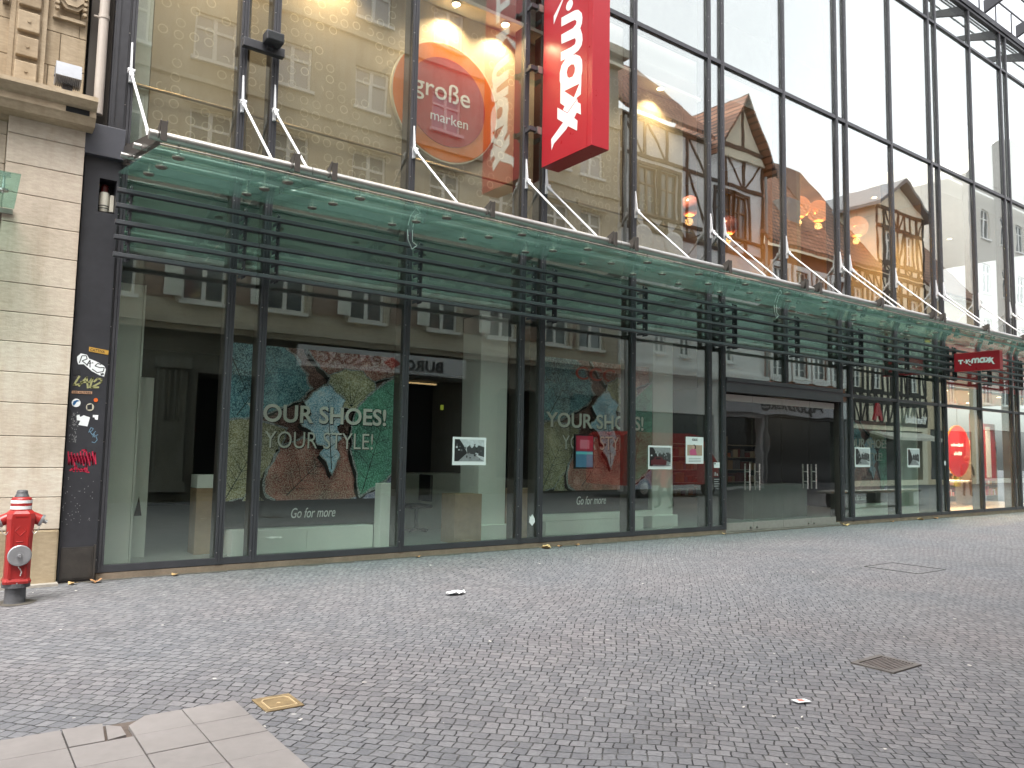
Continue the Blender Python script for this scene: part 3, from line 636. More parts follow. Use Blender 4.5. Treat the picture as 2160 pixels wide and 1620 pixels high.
def poster(name, lb, x0, x1, z0, z1, zb, y, t1, t2, t3):
    """leaf print with a dark band below; coordinates 0..1 over the print"""
    P = thing(name, lb, "poster", ((x0+x1)/2, y, zb), "leaf posters in the shop windows")
    MB().box(x0, x1, y, y+.06, zb, z1).build("board", black, P)
    W, H = x1-x0, z1-z0; b = MB(); order_ = ['brown', 'teal', 'green', 'olive', 'red', 'ice', 'violet']; d = [y-.002]
    def U(q): return (x0+q[0]*W, z0+q[1]*H)
    def lay(poly, k):
        if k != 'v' and k != 'brown':
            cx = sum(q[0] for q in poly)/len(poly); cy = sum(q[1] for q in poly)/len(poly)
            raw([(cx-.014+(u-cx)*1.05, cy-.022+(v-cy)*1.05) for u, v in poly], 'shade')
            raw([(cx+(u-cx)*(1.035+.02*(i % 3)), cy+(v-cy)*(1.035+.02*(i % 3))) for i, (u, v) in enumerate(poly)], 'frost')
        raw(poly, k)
    def raw(poly, k):
        p = clip(poly, 0, 1, 0, 1)
        if len(p) < 3: return
        d[0] -= .0012; b.prism([U(q) for q in p], 1, d[0], d[0]+.0008, order_.index(k) if k in order_ else {'v': len(order_), 'frost': len(order_)+1, 'shade': len(order_)+2}[k])
    def veins(cx, cz_, w, h, rot, k=5):
        def T(x, z): return (cx+x*math.cos(rot)-z*math.sin(rot), cz_+x*math.sin(rot)+z*math.cos(rot))
        def ln(a, c, t):
            dx, dz = c[0]-a[0], c[1]-a[1]; L = math.hypot(dx, dz) or 1; nx, nz = -dz/L*t, dx/L*t
            lay([(a[0]+nx, a[1]+nz), (a[0]-nx, a[1]-nz), (c[0], c[1])], 'v')
        ln(T(0, -h*.5), T(0, h*.47), .0035)
        for i in range(k):
            z = -h*.4+h*.72*i/k
            for s in (-1, 1): ln(T(0, z), T(s*w*.36*(1-.5*abs(z/h)), z+h*.2), .0022)
    rp = random.Random(17)
    def ser(p, amp=.007, seg=.03):
        o = []
        for a, c in zip(p, p[1:]+p[:1]):
            n = max(1, int(math.hypot(c[0]-a[0], c[1]-a[1])/seg))
            for k in range(n): o.append((a[0]+(c[0]-a[0])*k/n+rp.uniform(-amp, amp), a[1]+(c[1]-a[1])*k/n+rp.uniform(-amp, amp)))
        return o
    def rib(a, c, t=.0028, n=6, ln_=.16, sp=.9):
        dx, dz = c[0]-a[0], c[1]-a[1]; L = math.hypot(dx, dz); ux, uz = dx/L, dz/L
        def ln(p, q, t): vx, vz = q[0]-p[0], q[1]-p[1]; K = math.hypot(vx, vz) or 1; nx, nz = -vz/K*t, vx/K*t; raw([(p[0]+nx, p[1]+nz), (p[0]-nx, p[1]-nz), (q[0], q[1])], 'v')
        ln(a, c, t)
        for k in range(1, n):
            q = (a[0]+dx*k/n, a[1]+dz*k/n); m_ = ln_*math.sin(math.pi*(.15+.8*k/n))
            for s_ in (-1, 1): ln(q, (q[0]+(ux*math.cos(sp)-s_*uz*math.sin(sp))*m_, q[1]+(uz*math.cos(sp)+s_*ux*math.sin(sp))*m_), t*.6)
    raw([(0, 0), (1, 0), (1, 1), (0, 1)], 'brown')
    lay(ser([(.44, 1.02), (1.02, 1.02), (1.02, .88), (.86, .82), (.74, .86), (.62, .80), (.52, .88)]), 'red')
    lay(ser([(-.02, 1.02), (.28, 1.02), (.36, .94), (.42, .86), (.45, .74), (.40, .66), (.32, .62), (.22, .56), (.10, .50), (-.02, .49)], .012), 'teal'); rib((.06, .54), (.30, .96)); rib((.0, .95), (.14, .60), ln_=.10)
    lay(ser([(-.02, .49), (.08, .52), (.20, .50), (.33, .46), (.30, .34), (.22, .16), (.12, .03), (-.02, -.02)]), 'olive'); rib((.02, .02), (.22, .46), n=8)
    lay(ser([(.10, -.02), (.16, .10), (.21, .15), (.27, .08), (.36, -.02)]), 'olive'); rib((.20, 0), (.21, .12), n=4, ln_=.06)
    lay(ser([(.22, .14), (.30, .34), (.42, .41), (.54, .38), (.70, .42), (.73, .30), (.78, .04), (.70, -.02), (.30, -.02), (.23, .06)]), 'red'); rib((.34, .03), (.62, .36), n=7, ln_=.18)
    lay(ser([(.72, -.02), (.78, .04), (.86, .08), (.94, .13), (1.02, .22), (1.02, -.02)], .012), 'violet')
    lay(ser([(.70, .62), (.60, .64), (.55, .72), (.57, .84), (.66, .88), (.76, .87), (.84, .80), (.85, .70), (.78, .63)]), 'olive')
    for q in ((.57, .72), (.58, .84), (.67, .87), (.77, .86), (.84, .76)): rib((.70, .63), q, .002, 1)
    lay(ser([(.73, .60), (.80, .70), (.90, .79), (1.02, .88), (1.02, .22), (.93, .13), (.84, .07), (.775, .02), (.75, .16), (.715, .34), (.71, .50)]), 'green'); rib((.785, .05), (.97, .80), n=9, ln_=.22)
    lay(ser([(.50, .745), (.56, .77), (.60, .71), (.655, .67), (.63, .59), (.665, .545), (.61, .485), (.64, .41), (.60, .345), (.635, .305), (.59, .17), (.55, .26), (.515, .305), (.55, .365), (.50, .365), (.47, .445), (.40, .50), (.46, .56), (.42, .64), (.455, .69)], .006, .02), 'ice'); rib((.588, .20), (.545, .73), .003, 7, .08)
    b.build("print", [LF[k] for k in order_]+[vein, LF['frost'], pm('printed_dark_gap', (.010, .008, .008), .5)], P)
    yy = d[0]-.0015
    cxx, cw = (t1[0]+t1[1])/2, t1[1]-t1[0]
    pl_ = pm("pale_print_lettering", (.84, .86, .78), .5, 0, .04)
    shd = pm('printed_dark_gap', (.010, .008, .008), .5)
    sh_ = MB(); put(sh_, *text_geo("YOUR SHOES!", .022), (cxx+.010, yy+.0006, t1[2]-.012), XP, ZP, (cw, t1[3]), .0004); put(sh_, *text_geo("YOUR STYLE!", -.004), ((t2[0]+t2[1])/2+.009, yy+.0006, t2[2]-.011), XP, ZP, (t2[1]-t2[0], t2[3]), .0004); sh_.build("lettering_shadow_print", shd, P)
    lettering("lettering", "YOUR SHOES!", (cxx, yy, t1[2]), XP, (cw, t1[3]), pl_, P, .022)
    lettering("lettering", "YOUR STYLE!", ((t2[0]+t2[1])/2, yy, t2[2]), XP, (t2[1]-t2[0], t2[3]), pl_, P, -.004)
    lettering("lettering", "Go for more", ((t3[0]+t3[1])/2, y-.003, t3[2]), XP, (t3[1]-t3[0], t3[3]), white, P, .004, .25)
    return P
poster("leaf_poster", "largest leaf print poster, in the window behind the double mullion", 3.24, 5.97, .80, 3.10, .40, 1.2, (3.50, 5.74, 2.09, .27), (3.78, 5.52, 1.70, .25), (4.28, 4.99, .60, .15))
poster("leaf_poster", "leaf print poster with a screen in front, second from the stone pier", 9.02, 11.92, .86, 3.40, .43, 1.2, (9.05, 11.62, 2.20, .29), (9.45, 11.30, 1.78, .27), (9.95, 10.72, .66, .16))
poster("leaf_poster", "leaf print poster behind the photo right of the entrance doors", 19.2, 21.85, .70, 2.60, .34, 1.35, (19.3, 21.6, 1.98, .25), (19.6, 21.2, 1.62, .22), (19.9, 20.6, .50, .14))
paleg = pm("pale_display_board", (.82, .85, .78), .6, 0, .04); wood = pm("oak_box_veneer", (.36, .245, .15), .6, 0, .18, 7, .05)
def disp(name, lb, cat, boxes, mats, grp=None):
    m = MB()
    x0, x1, y0, y1, z0, z1 = boxes[0][:6]
    for q in boxes: m.cbox(*q[:6], .006, q[6] if len(q) > 6 else 0)
    return tag(m.build(name, mats, None, ((x0+x1)/2, (y0+y1)/2, z0)), lb, cat, grp)
disp("display_plinth", "long pale plinth under the largest leaf poster", "plinth", [(3.35, 5.55, 1.0, 1.6, .05, .39), (4.46, 4.465, .998, 1.0, .05, .39)], [paleg], "pale display plinths")
disp("display_plinth", "tall white plinth standing at the right edge of the largest leaf poster", "plinth", [(5.57, 5.92, .82, 1.02, .05, 1.05)], [paleg], "pale display plinths")
disp("display_plinth", "small white plinth between the double mullion under the poster", "plinth", [(3.30, 3.52, .80, .98, .05, .42)], [paleg], "pale display plinths")
disp("display_plinth", "long pale plinth under the second leaf poster", "plinth", [(9.05, 11.6, 1.02, 1.6, .05, .30), (8.98, 11.95, 1.05, 1.6, .31, .42)], [paleg], "pale display plinths")
disp("display_plinth", "pale plinth under the poster right of the doors", "plinth", [(19.3, 21.6, 1.1, 1.6, .05, .33)], [paleg], "pale display plinths")
disp("display_wall", "pale green display wall at the left end of the first window", "display wall", [(1.58, 2.02, .92, 1.0, .05, 3.72), (2.02, 2.045, .88, 1.02, .05, 3.72)], [paleg])
dp = thing("display_door_panel", "pale panel with a small dark triangular cut-out", "display panel", (2.2, 1.4, .05))
MB().cbox(2.06, 2.30, 1.36, 1.40, .05, 2.52, .004).build("board", paleg, dp)
MB().prism([(2.14, .62), (2.235, .62), (2.19, .88)], 1, 1.350, 1.358).build("cut_out", pm("cut_out_dark", (.07, .04, .035), .8), dp)
disp("column", "square white column with a base block beside the street photo", "column", [(7.56, 8.14, 1.05, 1.65, .05, 4.0), (7.48, 8.20, .97, 1.73, .05, .30)], [paleg], "white columns in the shop")
disp("column", "square white column behind the two notices near the entrance", "column", [(12.1, 12.72, 1.25, 1.85, .05, 4.0), (12.03, 12.8, 1.18, 1.92, .05, .30)], [paleg], "white columns in the shop")
disp("column", "white column seen behind the last photo right of the doors", "column", [(22.6-.75, 22.0, 1.0, 1.5, .05, 3.0), (21.9, 21.98, .6, 1.0, .05, 3.0)], [paleg], "white columns in the shop")
disp("wood_box", "oak veneer box standing in front of the white column", "box", [(6.88, 7.42, .72, 1.15, .05, .86)], [wood], "oak display boxes")
disp("wood_box", "oak veneer box between the double mullion right of the column", "box", [(8.18, 8.66, .75, 1.15, .05, .93)], [wood], "oak display boxes")
disp("wood_box", "oak veneer box with a white top left of the largest poster", "box", [(2.93, 3.32, 1.3, 1.65, .05, .98), (2.93, 3.32, 1.3, 1.65, .985, 1.17, 1)], [wood, paleg], "oak display boxes")
disp("shop_counter", "pale counter deep in the shop behind the street photo", "counter", [(7.2, 8.6, 3.0, 3.8, .05, 1.08), (7.15, 8.65, 2.95, 3.85, 1.08, 1.12)], [paleg])
ch = thing("office_chair", "dark office chair seat and back beside the counter", "chair", (7.2, 2.5, .05))
MB().cbox(7.0, 7.45, 2.4, 2.85, .50, .57, .02).build("seat", black, ch); MB().cbox(7.38, 7.44, 2.4, 2.85, .62, 1.12, .02).build("backrest", black, ch); q = MB().tube((7.22, 2.62, .12), (7.22, 2.62, .5), .03)
for a in range(5): q.tube((7.22, 2.62, .12), (7.22+.26*math.cos(a*1.257), 2.62+.26*math.sin(a*1.257), .08), .018, n=6)
q.build("base", black, ch)
ex = disp("exit_sign", "small lit yellow green exit sign deep in the shop", "sign", [(9.72, 9.79, 6.0, 6.05, 2.56, 2.68)], [em("exit_green", (.45, .55, .06), .09)])
MB().box(1.55, 22.0, .36, .40, 4.09, 4.89).build("added_teal_panel", pm("canopy_reflection_tone", (.10, .14, .13), .7), store)  # added panel; its teal stands in for the canopy's reflection behind the slats
# doorway interior: reception block, shelving
disp("reception_block", "pale grey reception block behind the entrance doors", "counter", [(15.6, 18.2, 1.6, 2.2, .05, .88)], [pm("grey_laminate", (.22, .24, .22), .5)])
goods = [pm("goods_%d" % i, c, .5) for i, c in enumerate(((.13, .03, .03), (.35, .33, .29), (.10, .11, .14), (.24, .17, .09), (.30, .10, .05)))]
for k, (x0, lb) in enumerate(((20.5, "goods shelf seen through the right entrance door"), (17.2, "goods shelf seen through the middle of the entrance"))):
    sh = thing("goods_shelf", lb, "shelf", (x0, 6, .05), "goods shelves in the shop"); m = MB()
    for z in (.3, .7, 1.1, 1.5, 1.9): m.box(x0, x0+2.4, 6, 6.4, z, z+.03)
    m.box(x0, x0+.04, 6, 6.4, .05, 2.2); m.box(x0+2.36, x0+2.4, 6, 6.4, .05, 2.2); m.build("rack", pm("shelf_grey", (.25, .24, .22), .5), sh)
    m = MB()
    for z in (.33, .73, 1.13, 1.53):
        x = x0+.1
        while x < x0+2.2:
            w = random.uniform(.08, .25); m.box(x, x+w, 6.02, 6.35, z, z+random.uniform(.12, .3), random.randrange(5)); x += w+.03
    m.build("goods", goods, sh)
for k, (x, y, lb) in enumerate(((19.3, 5.2, "small lit ceiling lamp deep behind the entrance doors, left"), (20.6, 5.4, "small lit ceiling lamp deep behind the entrance doors, middle"), (21.5, 5.0, "small lit ceiling lamp deep behind the entrance doors, right"))):
    spot(x, y, 3.995, lb, 7, (1, .74, .45), "lamps deep in the shop")
# red lit letters and screen in second window
cl = lettering("lit_letters", "CCC", (10.35, 1.13, 3.14), XP, (1.05, .26), pm("red_letters", (.45, .05, .03), .5), None, .01); tag(cl, "red letters CCC at the top of the second leaf poster", "lettering")
sn = thing("window_screen", "upright display screen with a blue and red picture before the second poster", "screen", (9.33, .3, 1.3))
MB().cbox(9.10, 9.56, .28, .32, 1.30, 1.92, .008).build("case", black, sn)
m = MB(); m.box(9.13, 9.53, .276, .279, 1.62, 1.89, 0); m.box(9.13, 9.53, .276, .279, 1.33, 1.615, 1); m.box(9.13, 9.53, .2735, .2755, 1.56, 1.60, 2); m.box(9.22, 9.44, .2735, .2755, 1.66, 1.82, 3)
m.build("display", [em("screen_red", (.22, .02, .04), .12), em("screen_blue", (.05, .14, .22), .12), em("screen_cyan", (.08, .35, .35), .12), em("screen_pink", (.4, .12, .16), .1)], sn)

# photos and notices stuck to the glass
paper = pm("white_paper", (.78, .80, .80), .6, 0, .03)
greys = [pm("photo_grey_%d" % i, (v*.95, v, v*1.03), .5, 0, .25, 25) for i, v in enumerate((.015, .05, .12, .28, .55))]
def photo(x0, x1, z0, z1, lb, seed, warm=None, border=.035, y=.0585):
    rnd = random.Random(seed); o = thing("street_photo", lb, "photo", ((x0+x1)/2, y, z0), "street photos stuck to the windows")
    MB().box(x0, x1, y-.003, y, z0, z1).build("mount", paper, o)
    a, b, c, d = x0+border, x1-border, z0+border*1.7, z1-border; w, h = b-a, d-c; m = MB(); yy = [y-.0035]
    def pl(pts, mi): yy[0] -= .0006; m.prism([(a+u*w, c+v*h) for u, v in pts], 1, yy[0], yy[0]+.0004, mi)
    pl([(0, 0), (1, 0), (1, 1), (0, 1)], 4 if not warm else 3)
    pl([(0, 0), (1, 0), (.62, .38), (.42, .38)], 3); pl([(0, 0), (.0, 1), (.16, 1), (.30, .72), (.42, .38), (.12, 0)], 0); pl([(.42, .36), (.40, .62), (.48, .72), (.58, .60), (.66, .74), (.74, .62), (.80, .74), (1, .66), (1, .2), (.74, .30)], 1)
    for k in range(26):
        u, v = rnd.uniform(.02, .92), rnd.uniform(.05, .75); s, t = rnd.uniform(.02, .07), rnd.uniform(.03, .10); pl([(u, v), (u+s, v), (u+s, v+t), (u, v+t)], rnd.choice((0, 1, 2, 2, 3, 4)))
    if warm:
        pl([(.05, .08), (.75, .06), (.78, .30), (.62, .34), (.52, .50), (.22, .50), (.12, .34), (.04, .30)], 5)
        pl([(.26, .36), (.50, .36), (.47, .46), (.28, .46)], 0)
    m.build("picture", greys+[pm("photo_maroon", (.10, .02, .025), .4)], o); return o
photo(6.40, 7.03, 1.36, 1.80, "framed grey street photo on the glass in front of the white column", 1)
photo(10.73, 11.38, 1.30, 1.75, "street photo of an old dark red car on the glass beside the second poster", 2, True)
photo(17.84, 18.53, 1.36, 1.84, "grey street photo over the lettering right of the entrance doors", 3)
photo(20.34, 20.98, 1.36, 1.86, "grey street photo farthest along, before the red fronted shop", 4)
nt = thing("shop_notice", "white portrait notice with a woman in pink, beside the entrance", "notice", (12.04, .058, 1.41))
MB().box(11.78, 12.30, .055, .0585, 1.41, 1.94).build("sheet", paper, nt)
m = MB(); m.box(11.82, 12.26, .0535, .0545, 1.57, 1.78, 0); m.prism([(11.90, 1.58), (12.10, 1.58), (12.06, 1.70), (11.96, 1.71), (11.88, 1.66)], 1, .052, .053, 1); m.lathe([(.04, 0), (.04, .001)], (12.0, .0515, 1.735), 'y', 14, 2, False); m.lathe([(.055, 0), (.055, .0005)], (12.02, .0525, 1.735), 'y', 14, 3, False)
for z in (1.51, 1.475, 1.445): m.box(11.86, 12.22, .0535, .0545, z, z+.012, 4)
m.build("picture", [pm("notice_tan", (.42, .30, .22), .5), pm("notice_pink", (.55, .10, .22), .5), pm("notice_skin", (.55, .36, .27), .5), pm("notice_hair", (.06, .03, .02), .5), pm("notice_grey", (.35, .35, .36), .5)], nt)
lettering("lettering", "CCC", (12.04, .0535, 1.885), XP, (.16, .04), black, nt, .01)
o = thing("door_note", "small white square note on the narrow pane left of the doors", "notice", (12.72, .058, 1.33)); MB().box(12.62, 12.80, .055, .0585, 1.33, 1.44).build("sheet", paper, o); MB().box(12.635, 12.67, .0535, .0545, 1.40, 1.43).build("mark", black, o)
o = thing("opening_hours_sign", "small dark opening hours lettering below the white note", "notice", (12.72, .058, .95)); MB().box(12.61, 12.81, .0565, .0585, .93, 1.14).build("sheet", pm("black_film", (.015, .015, .017), .4), o)
m = MB()
for k in range(4): m.box(12.63, 12.79-.03*(k % 2), .0545, .0560, 1.09-.045*k, 1.105-.045*k)
m.prism([(12.64, 1.17), (12.67, 1.17), (12.67, 1.24), (12.65, 1.25)], 1, .0545, .056); m.prism([(12.70, 1.17), (12.75, 1.17), (12.74, 1.20), (12.71, 1.23)], 1, .0545, .056); m.build("print", pm("grey_film_print", (.4, .4, .4), .5), o)
o = MB().cbox(22.205, 22.285, -.012, .001, 1.42, 1.54, .004).build("wall_plate", whitep, None, (22.24, 0, 1.42)); tag(o, "small white switch plate on the far double mullion", "switch plate")
o = tag(MB().prism([(7.93, .42), (7.99, .36), (8.05, .42), (8.04, .48), (7.99, .55), (7.96, .50), (7.94, .53)], 1, .054, .058).build("sticker_remnant", paper, None, (7.99, .056, .36)), "torn white sticker low on the glass before the column", "sticker")

# stickers on the dark column
def stk(name, lb, pts, m, y=-.0345):
    p = [zz(*q) for q in pts]; c = (sum(a for a, b in p)/len(p), y, min(b for a, b in p)); o = MB().prism(p, 1, y, y+.0015).build(name, m, None, c); return tag(o, lb, "sticker", "stickers on the dark column")
ylw = pm("orange_sticker", (.50, .28, .05), .5)
o = thing("sticker", "long yellow sticker with black capitals at the top of the column", "sticker", (1.38, -.034, 2.66), "stickers on the dark column"); c1 = [zz(250, 135), zz(480, 160), zz(475, 208), zz(250, 185)]
MB().prism(c1, 1, -.0345, -.033).build("film", ylw, o); lettering("lettering", "CATTIVA", (zz(350, 172)[0], -.0348, zz(350, 172)[1]), (.9945, 0, -.105), (.155, .034), black, o, .01, ez=(.105, 0, .9945), depth=.001)
o = thing("sticker", "white cut-out sticker with a black scrawled tag", "sticker", (1.3, -.034, 2.4), "stickers on the dark column")
MB().prism([zz(*q) for q in [(120, 255), (160, 215), (230, 225), (260, 265), (330, 285), (370, 300), (440, 335), (460, 370), (445, 450), (395, 440), (300, 400), (250, 365), (200, 330), (140, 335), (125, 300)]], 1, -.0345, -.033).build("film", paper, o)
m = MB()
for s in [[(150, 320), (175, 240), (225, 235), (235, 270), (180, 295), (250, 340)], [(235, 340), (270, 280), (275, 360)], [(240, 320), (290, 310)], [(300, 300), (305, 315)], [(400, 320), (360, 310), (330, 340), (390, 355), (440, 350), (430, 395), (360, 410), (300, 375)], [(400, 420), (440, 430)], [(420, 410), (418, 440)], [(405, 437), (437, 415)]]:
    for a, b in zip(s, s[1:]):
        (ax, az), (bx, bz) = zz(*a), zz(*b); dx, dz = bx-ax, bz-az; L = math.hypot(dx, dz); nx, nz = -dz/L*.005, dx/L*.005
        m.add([(ax+nx, -.0352, az+nz), (ax-nx, -.0352, az-nz), (bx-nx, -.0352, bz-nz), (bx+nx, -.0352, bz+nz)], [(0, 1, 2, 3)])
m.build("scrawl", black, o, fix=False)
stk("sticker", "black square patch left of the white tag sticker", [(90, 405), (155, 385), (175, 430), (95, 455)], black); stk("sticker", "small black patch under the end of the white tag sticker", [(445, 440), (470, 425), (470, 470), (450, 480)], black)
o = thing("sticker", "thin orange strip sticker with small dark letters", "sticker", (1.25, -.034, 2.2), "stickers on the dark column"); MB().prism([zz(88, 622), zz(318, 620), zz(318, 648), zz(88, 650)], 1, -.0345, -.033).build("film", pm("pale_orange", (.48, .27, .16), .5), o); lettering("lettering", "LES AUTRES", (zz(203, 635)[0], -.0348, zz(203, 635)[1]), XP, (.185, .02), black, o, .01, depth=.001)
def disc_pts(x, y, rx, ry, n=20): return [(x+rx*math.cos(i*2*math.pi/n), y+ry*math.sin(i*2*math.pi/n)) for i in range(n)]
stk("sticker", "small round orange sticker", disc_pts(366, 710, 25, 22), pm("orange_dot", (.65, .12, .02), .5))
o = thing("sticker", "round white sticker with a blue swoosh", "sticker", (1.2, -.034, 2.05), "stickers on the dark column"); MB().prism([zz(*q) for q in disc_pts(145, 750, 50, 45)], 1, -.0345, -.033).build("film", paper, o); MB().prism([zz(*q) for q in [(105, 765), (115, 735), (150, 718), (185, 725), (150, 740), (135, 765), (120, 782)]], 1, -.0358, -.0348).build("print", pm("blue_print", (.015, .11, .28), .5), o)
o = thing("sticker", "round cream sticker with a black square print", "sticker", (1.35, -.034, 2.03), "stickers on the dark column"); MB().prism([zz(*q) for q in disc_pts(305, 790, 46, 42)], 1, -.0345, -.033).build("film", pm("cream_film", (.5, .46, .36), .5), o); MB().prism([zz(*q) for q in [(270, 770), (325, 755), (330, 810), (275, 818)]], 1, -.0358, -.0348).build("print", black, o)
stk("sticker", "torn white paper remnant, the largest on the column", [(160, 885), (190, 875), (200, 900), (240, 880), (312, 900), (290, 998), (185, 985), (205, 940), (165, 935)], paper); stk("sticker", "small torn white square remnant at the column edge", [(342, 872), (406, 872), (404, 925), (372, 920), (365, 900), (345, 898)], paper); stk("sticker", "black folded patch at the stone edge of the column", [(60, 830), (85, 822), (115, 870), (75, 895)], black)

# siren in the niche
si = thing("alarm_siren", "white alarm siren with dark red beacon in a niche of the dark column", "alarm", (1.38, .1, 4.38))
MB().lathe([(.05, 4.39), (.055, 4.41), (.055, 4.62), (.05, 4.63)], (1.365, .09, 0), 'z', 20).build("body", pm("cream_plastic", (.66, .62, .52), .5), si); MB().lathe([(.045, 4.632), (.045, 4.70), (.03, 4.73)], (1.365, .09, 0), 'z', 20).build("beacon", pm("dark_red_lens", (.10, .012, .012), .25), si)
m = MB()
for z in (4.425, 4.455): m.lathe([(.0565, z), (.0565, z+.012)], (1.365, .09, 0), 'z', 20, smooth=False)
m.build("grille", black, si); MB().cbox(1.425, 1.47, .06, .15, 4.40, 4.61, .006).build("housing", pm("cream_plastic", (.66, .62, .52), .5), si)

# floodlight between the first double mullion
fx = thing("facade_spotlight", "grey facade spotlight on a crossbar between the first double mullion", "lamp", (3.1, -.1, 7.0))
MB().cbox(2.86, 3.42, -.14, -.04, 6.92, 7.04, .008).build("crossbar", anth, fx); MB().cbox(3.10, 3.34, -.34, -.15, 7.0, 7.14, .015).build("housing", anth2, fx); MB().box(3.12, 3.32, -.345, -.341, 7.02, 7.12).build("lens", g_sky, fx); MB().box(3.16, 3.24, -.2, -.1, 6.96, 7.02).build("bracket", anth2, fx)

# =================================================================== RIGHT SHOP INTERIOR
RX = 22.5
for k, (x, y, lb) in enumerate(((23.6, .55, "round lit ceiling lamp just inside the red fronted shop"), (25.2, .55, "round lit ceiling lamp above the red disc"), (27.2, .55, "round lit ceiling lamp right of the red disc"), (24.4, 3.2, "round lit ceiling lamp deeper in the red fronted shop, left"), (26.8, 3.4, "round lit ceiling lamp deeper in the red fronted shop, right"), (29.3, 2.4, "round lit ceiling lamp at the far end of the red fronted shop"))):
    spot(x, y, 3.615, lb, 260, (1, .76, .52), "ceiling lamps in the red fronted shop")
rd = thing("red_disc_sign", "hanging round red sign with pale print inside the right shop", "sign", (26.0, 1.0, 1.05))
MB().lathe([(.80, .02), (.80, -.02)], (26.05, 1.35, 1.85), 'y', 48, smooth=False).build("disc", redp, rd); MB().lathe([(.82, .018), (.82, -.016), (.80, -.016)], (26.05, 1.35, 1.85), 'y', 48, smooth=False).build("rim", orange, rd)
q = MB(); rq = random.Random(4)
for z, x0, x1, h in ((2.0, 25.55, 26.35, .07), (1.72, 25.75, 26.25, .09)):
    x = x0
    while x < x1: w = rq.uniform(.03, .06); q.box(x, x+w, 1.322, 1.329, z, z+h*rq.uniform(.8, 1.5)); x += w+.025
q.build("pale_print", white, rd)
MB().tube((26.05, 1.35, 2.66), (26.05, 1.35, 3.6), .006, n=6).build("cord", steel, rd)
disp("sale_panel", "tall red and white panel at the back of the right shop window", "display panel", [(27.9, 28.9, 1.4, 1.44, .9, 2.8), (27.75, 27.88, 1.38, 1.46, .05, 2.9, 1), (28.15, 28.5, 1.385, 1.398, 1.0, 2.7, 1)], [redp, whitep])
tbk = thing("checkout_table", "pale checkout table inside the right shop", "table", (26.6, 2.2, .05)); MB().cbox(24.3, 28.6, 1.9, 2.6, .82, .88, .01).build("table_top", wht, tbk)
for x in (24.4, 26.4, 28.5): MB().box(x-.03, x+.03, 1.95, 2.55, .05, .82).build("leg", steel, tbk)
for k in range(3):
    x0 = 23.2+k*2.6; sh = thing("clothes_rack", ("clothes rack by the party wall of the right shop", "clothes rack in the middle of the right shop", "clothes rack at the far end of the right shop")[k], "clothes rack", (x0, 5, .05), "clothes racks in the right shop")
    m = MB(); m.tube((x0, 5, .05), (x0, 5, 1.6), .02); m.tube((x0+1.8, 5, .05), (x0+1.8, 5, 1.6), .02); m.tube((x0, 5, 1.6), (x0+1.8, 5, 1.6), .02); m.build("rail", steel, sh); m = MB()
    for i in range(16): m.prism([(4.78, .75-random.uniform(0, .15)), (5.22, .75), (5.2, 1.4), (5.02, 1.52), (4.8, 1.4)], 0, x0+.1+i*.1, x0+.16+i*.1, random.randrange(5))
    m.build("clothes", goods, sh)
rg = random.Random(9); gm = [pm("goods_red", (.50, .03, .03), .5), pm("goods_white", (.72, .70, .66), .6), pm("goods_amber", (.50, .28, .10), .6), pm("goods_dark", (.05, .05, .06), .6), pm("goods_rose", (.55, .20, .20), .6)]
for k, (x0, y0, lb) in enumerate(((22.7, 3.0, "crowded goods shelf by the party wall, behind the red disc"), (25.2, 2.9, "crowded goods shelf behind the checkout table"), (27.9, 3.1, "crowded goods shelf behind the tall red panel"), (30.3, 2.8, "crowded goods shelf at the far end of the red fronted shop"))):
    sh = thing("gift_shelf", lb, "shelf", (x0, y0, .05), "crowded shelves in the right shop"); m = MB()
    for z in (.25, .65, 1.05, 1.45, 1.85, 2.2): m.box(x0, x0+2.1, y0, y0+.4, z, z+.025)
    for x in (x0-.03, x0+2.1): m.box(x, x+.03, y0, y0+.4, .05, 2.3)
    m.build("rack", pm("birch_shelf", (.45, .36, .26), .5), sh); m = MB()
    for z in (.275, .675, 1.075, 1.475, 1.875):
        x = x0+.04
        while x < x0+1.98: w = rg.uniform(.05, .16); m.cbox(x, x+w, y0-.02, y0+.3, z, z+rg.uniform(.12, .33), .008, rg.randrange(5)); x += w+.015
    m.build("goods", gm, sh)
for x, lb in ((24.2, "red hanging banner left of the red disc"), (28.9, "red hanging banner near the far end of the right shop")):
    o = MB().cbox(x, x+.7, 2.2, 2.22, 1.9, 3.2, .004).build("hanging_banner", redp, None, (x+.35, 2.2, 1.9)); tag(o, lb, "banner", "hanging red banners")
# =================================================================== STONE BUILDING AT LEFT
sbd = thing("stone_building", "old pale sandstone building with ashlar pier and moulded cornice", "building", (-1, 0, 0))
pr = MB(); zc = [.62, .98, 1.44-.13, 1.75-.09, 2.03, 2.37, 2.71, 3.04, 3.37, 3.71, 4.05, 4.39, 4.73, 5.07, 5.30]
for i in range(len(zc)-1):
    pr.cbox(.34, 1.105, -.10, .4, zc[i]+.003, zc[i+1]-.003, .006)
    pr.cbox(-.30, .335, .02, .4, zc[i]+.003, zc[i+1]-.003, .006); pr.cbox(-1.2, -.305, .02, .4, zc[i]+.003, zc[i+1]-.003, .006)
pr.box(-.6, 1.10, .05, .38, 0, 5.3); pr.build("pier", sand, sbd)
rb = MB(); rb.cbox(.52, 1.108, -.11, .3, .0, .615, .02); rb.cbox(-1.2, .515, -.10, .3, .0, .615, .012); o = rb.build("base_course", sand_r, sbd)
md = o.modifiers.new("s", 'SUBSURF'); md.levels = md.render_levels = 0
cn = MB()   # moulded cornice
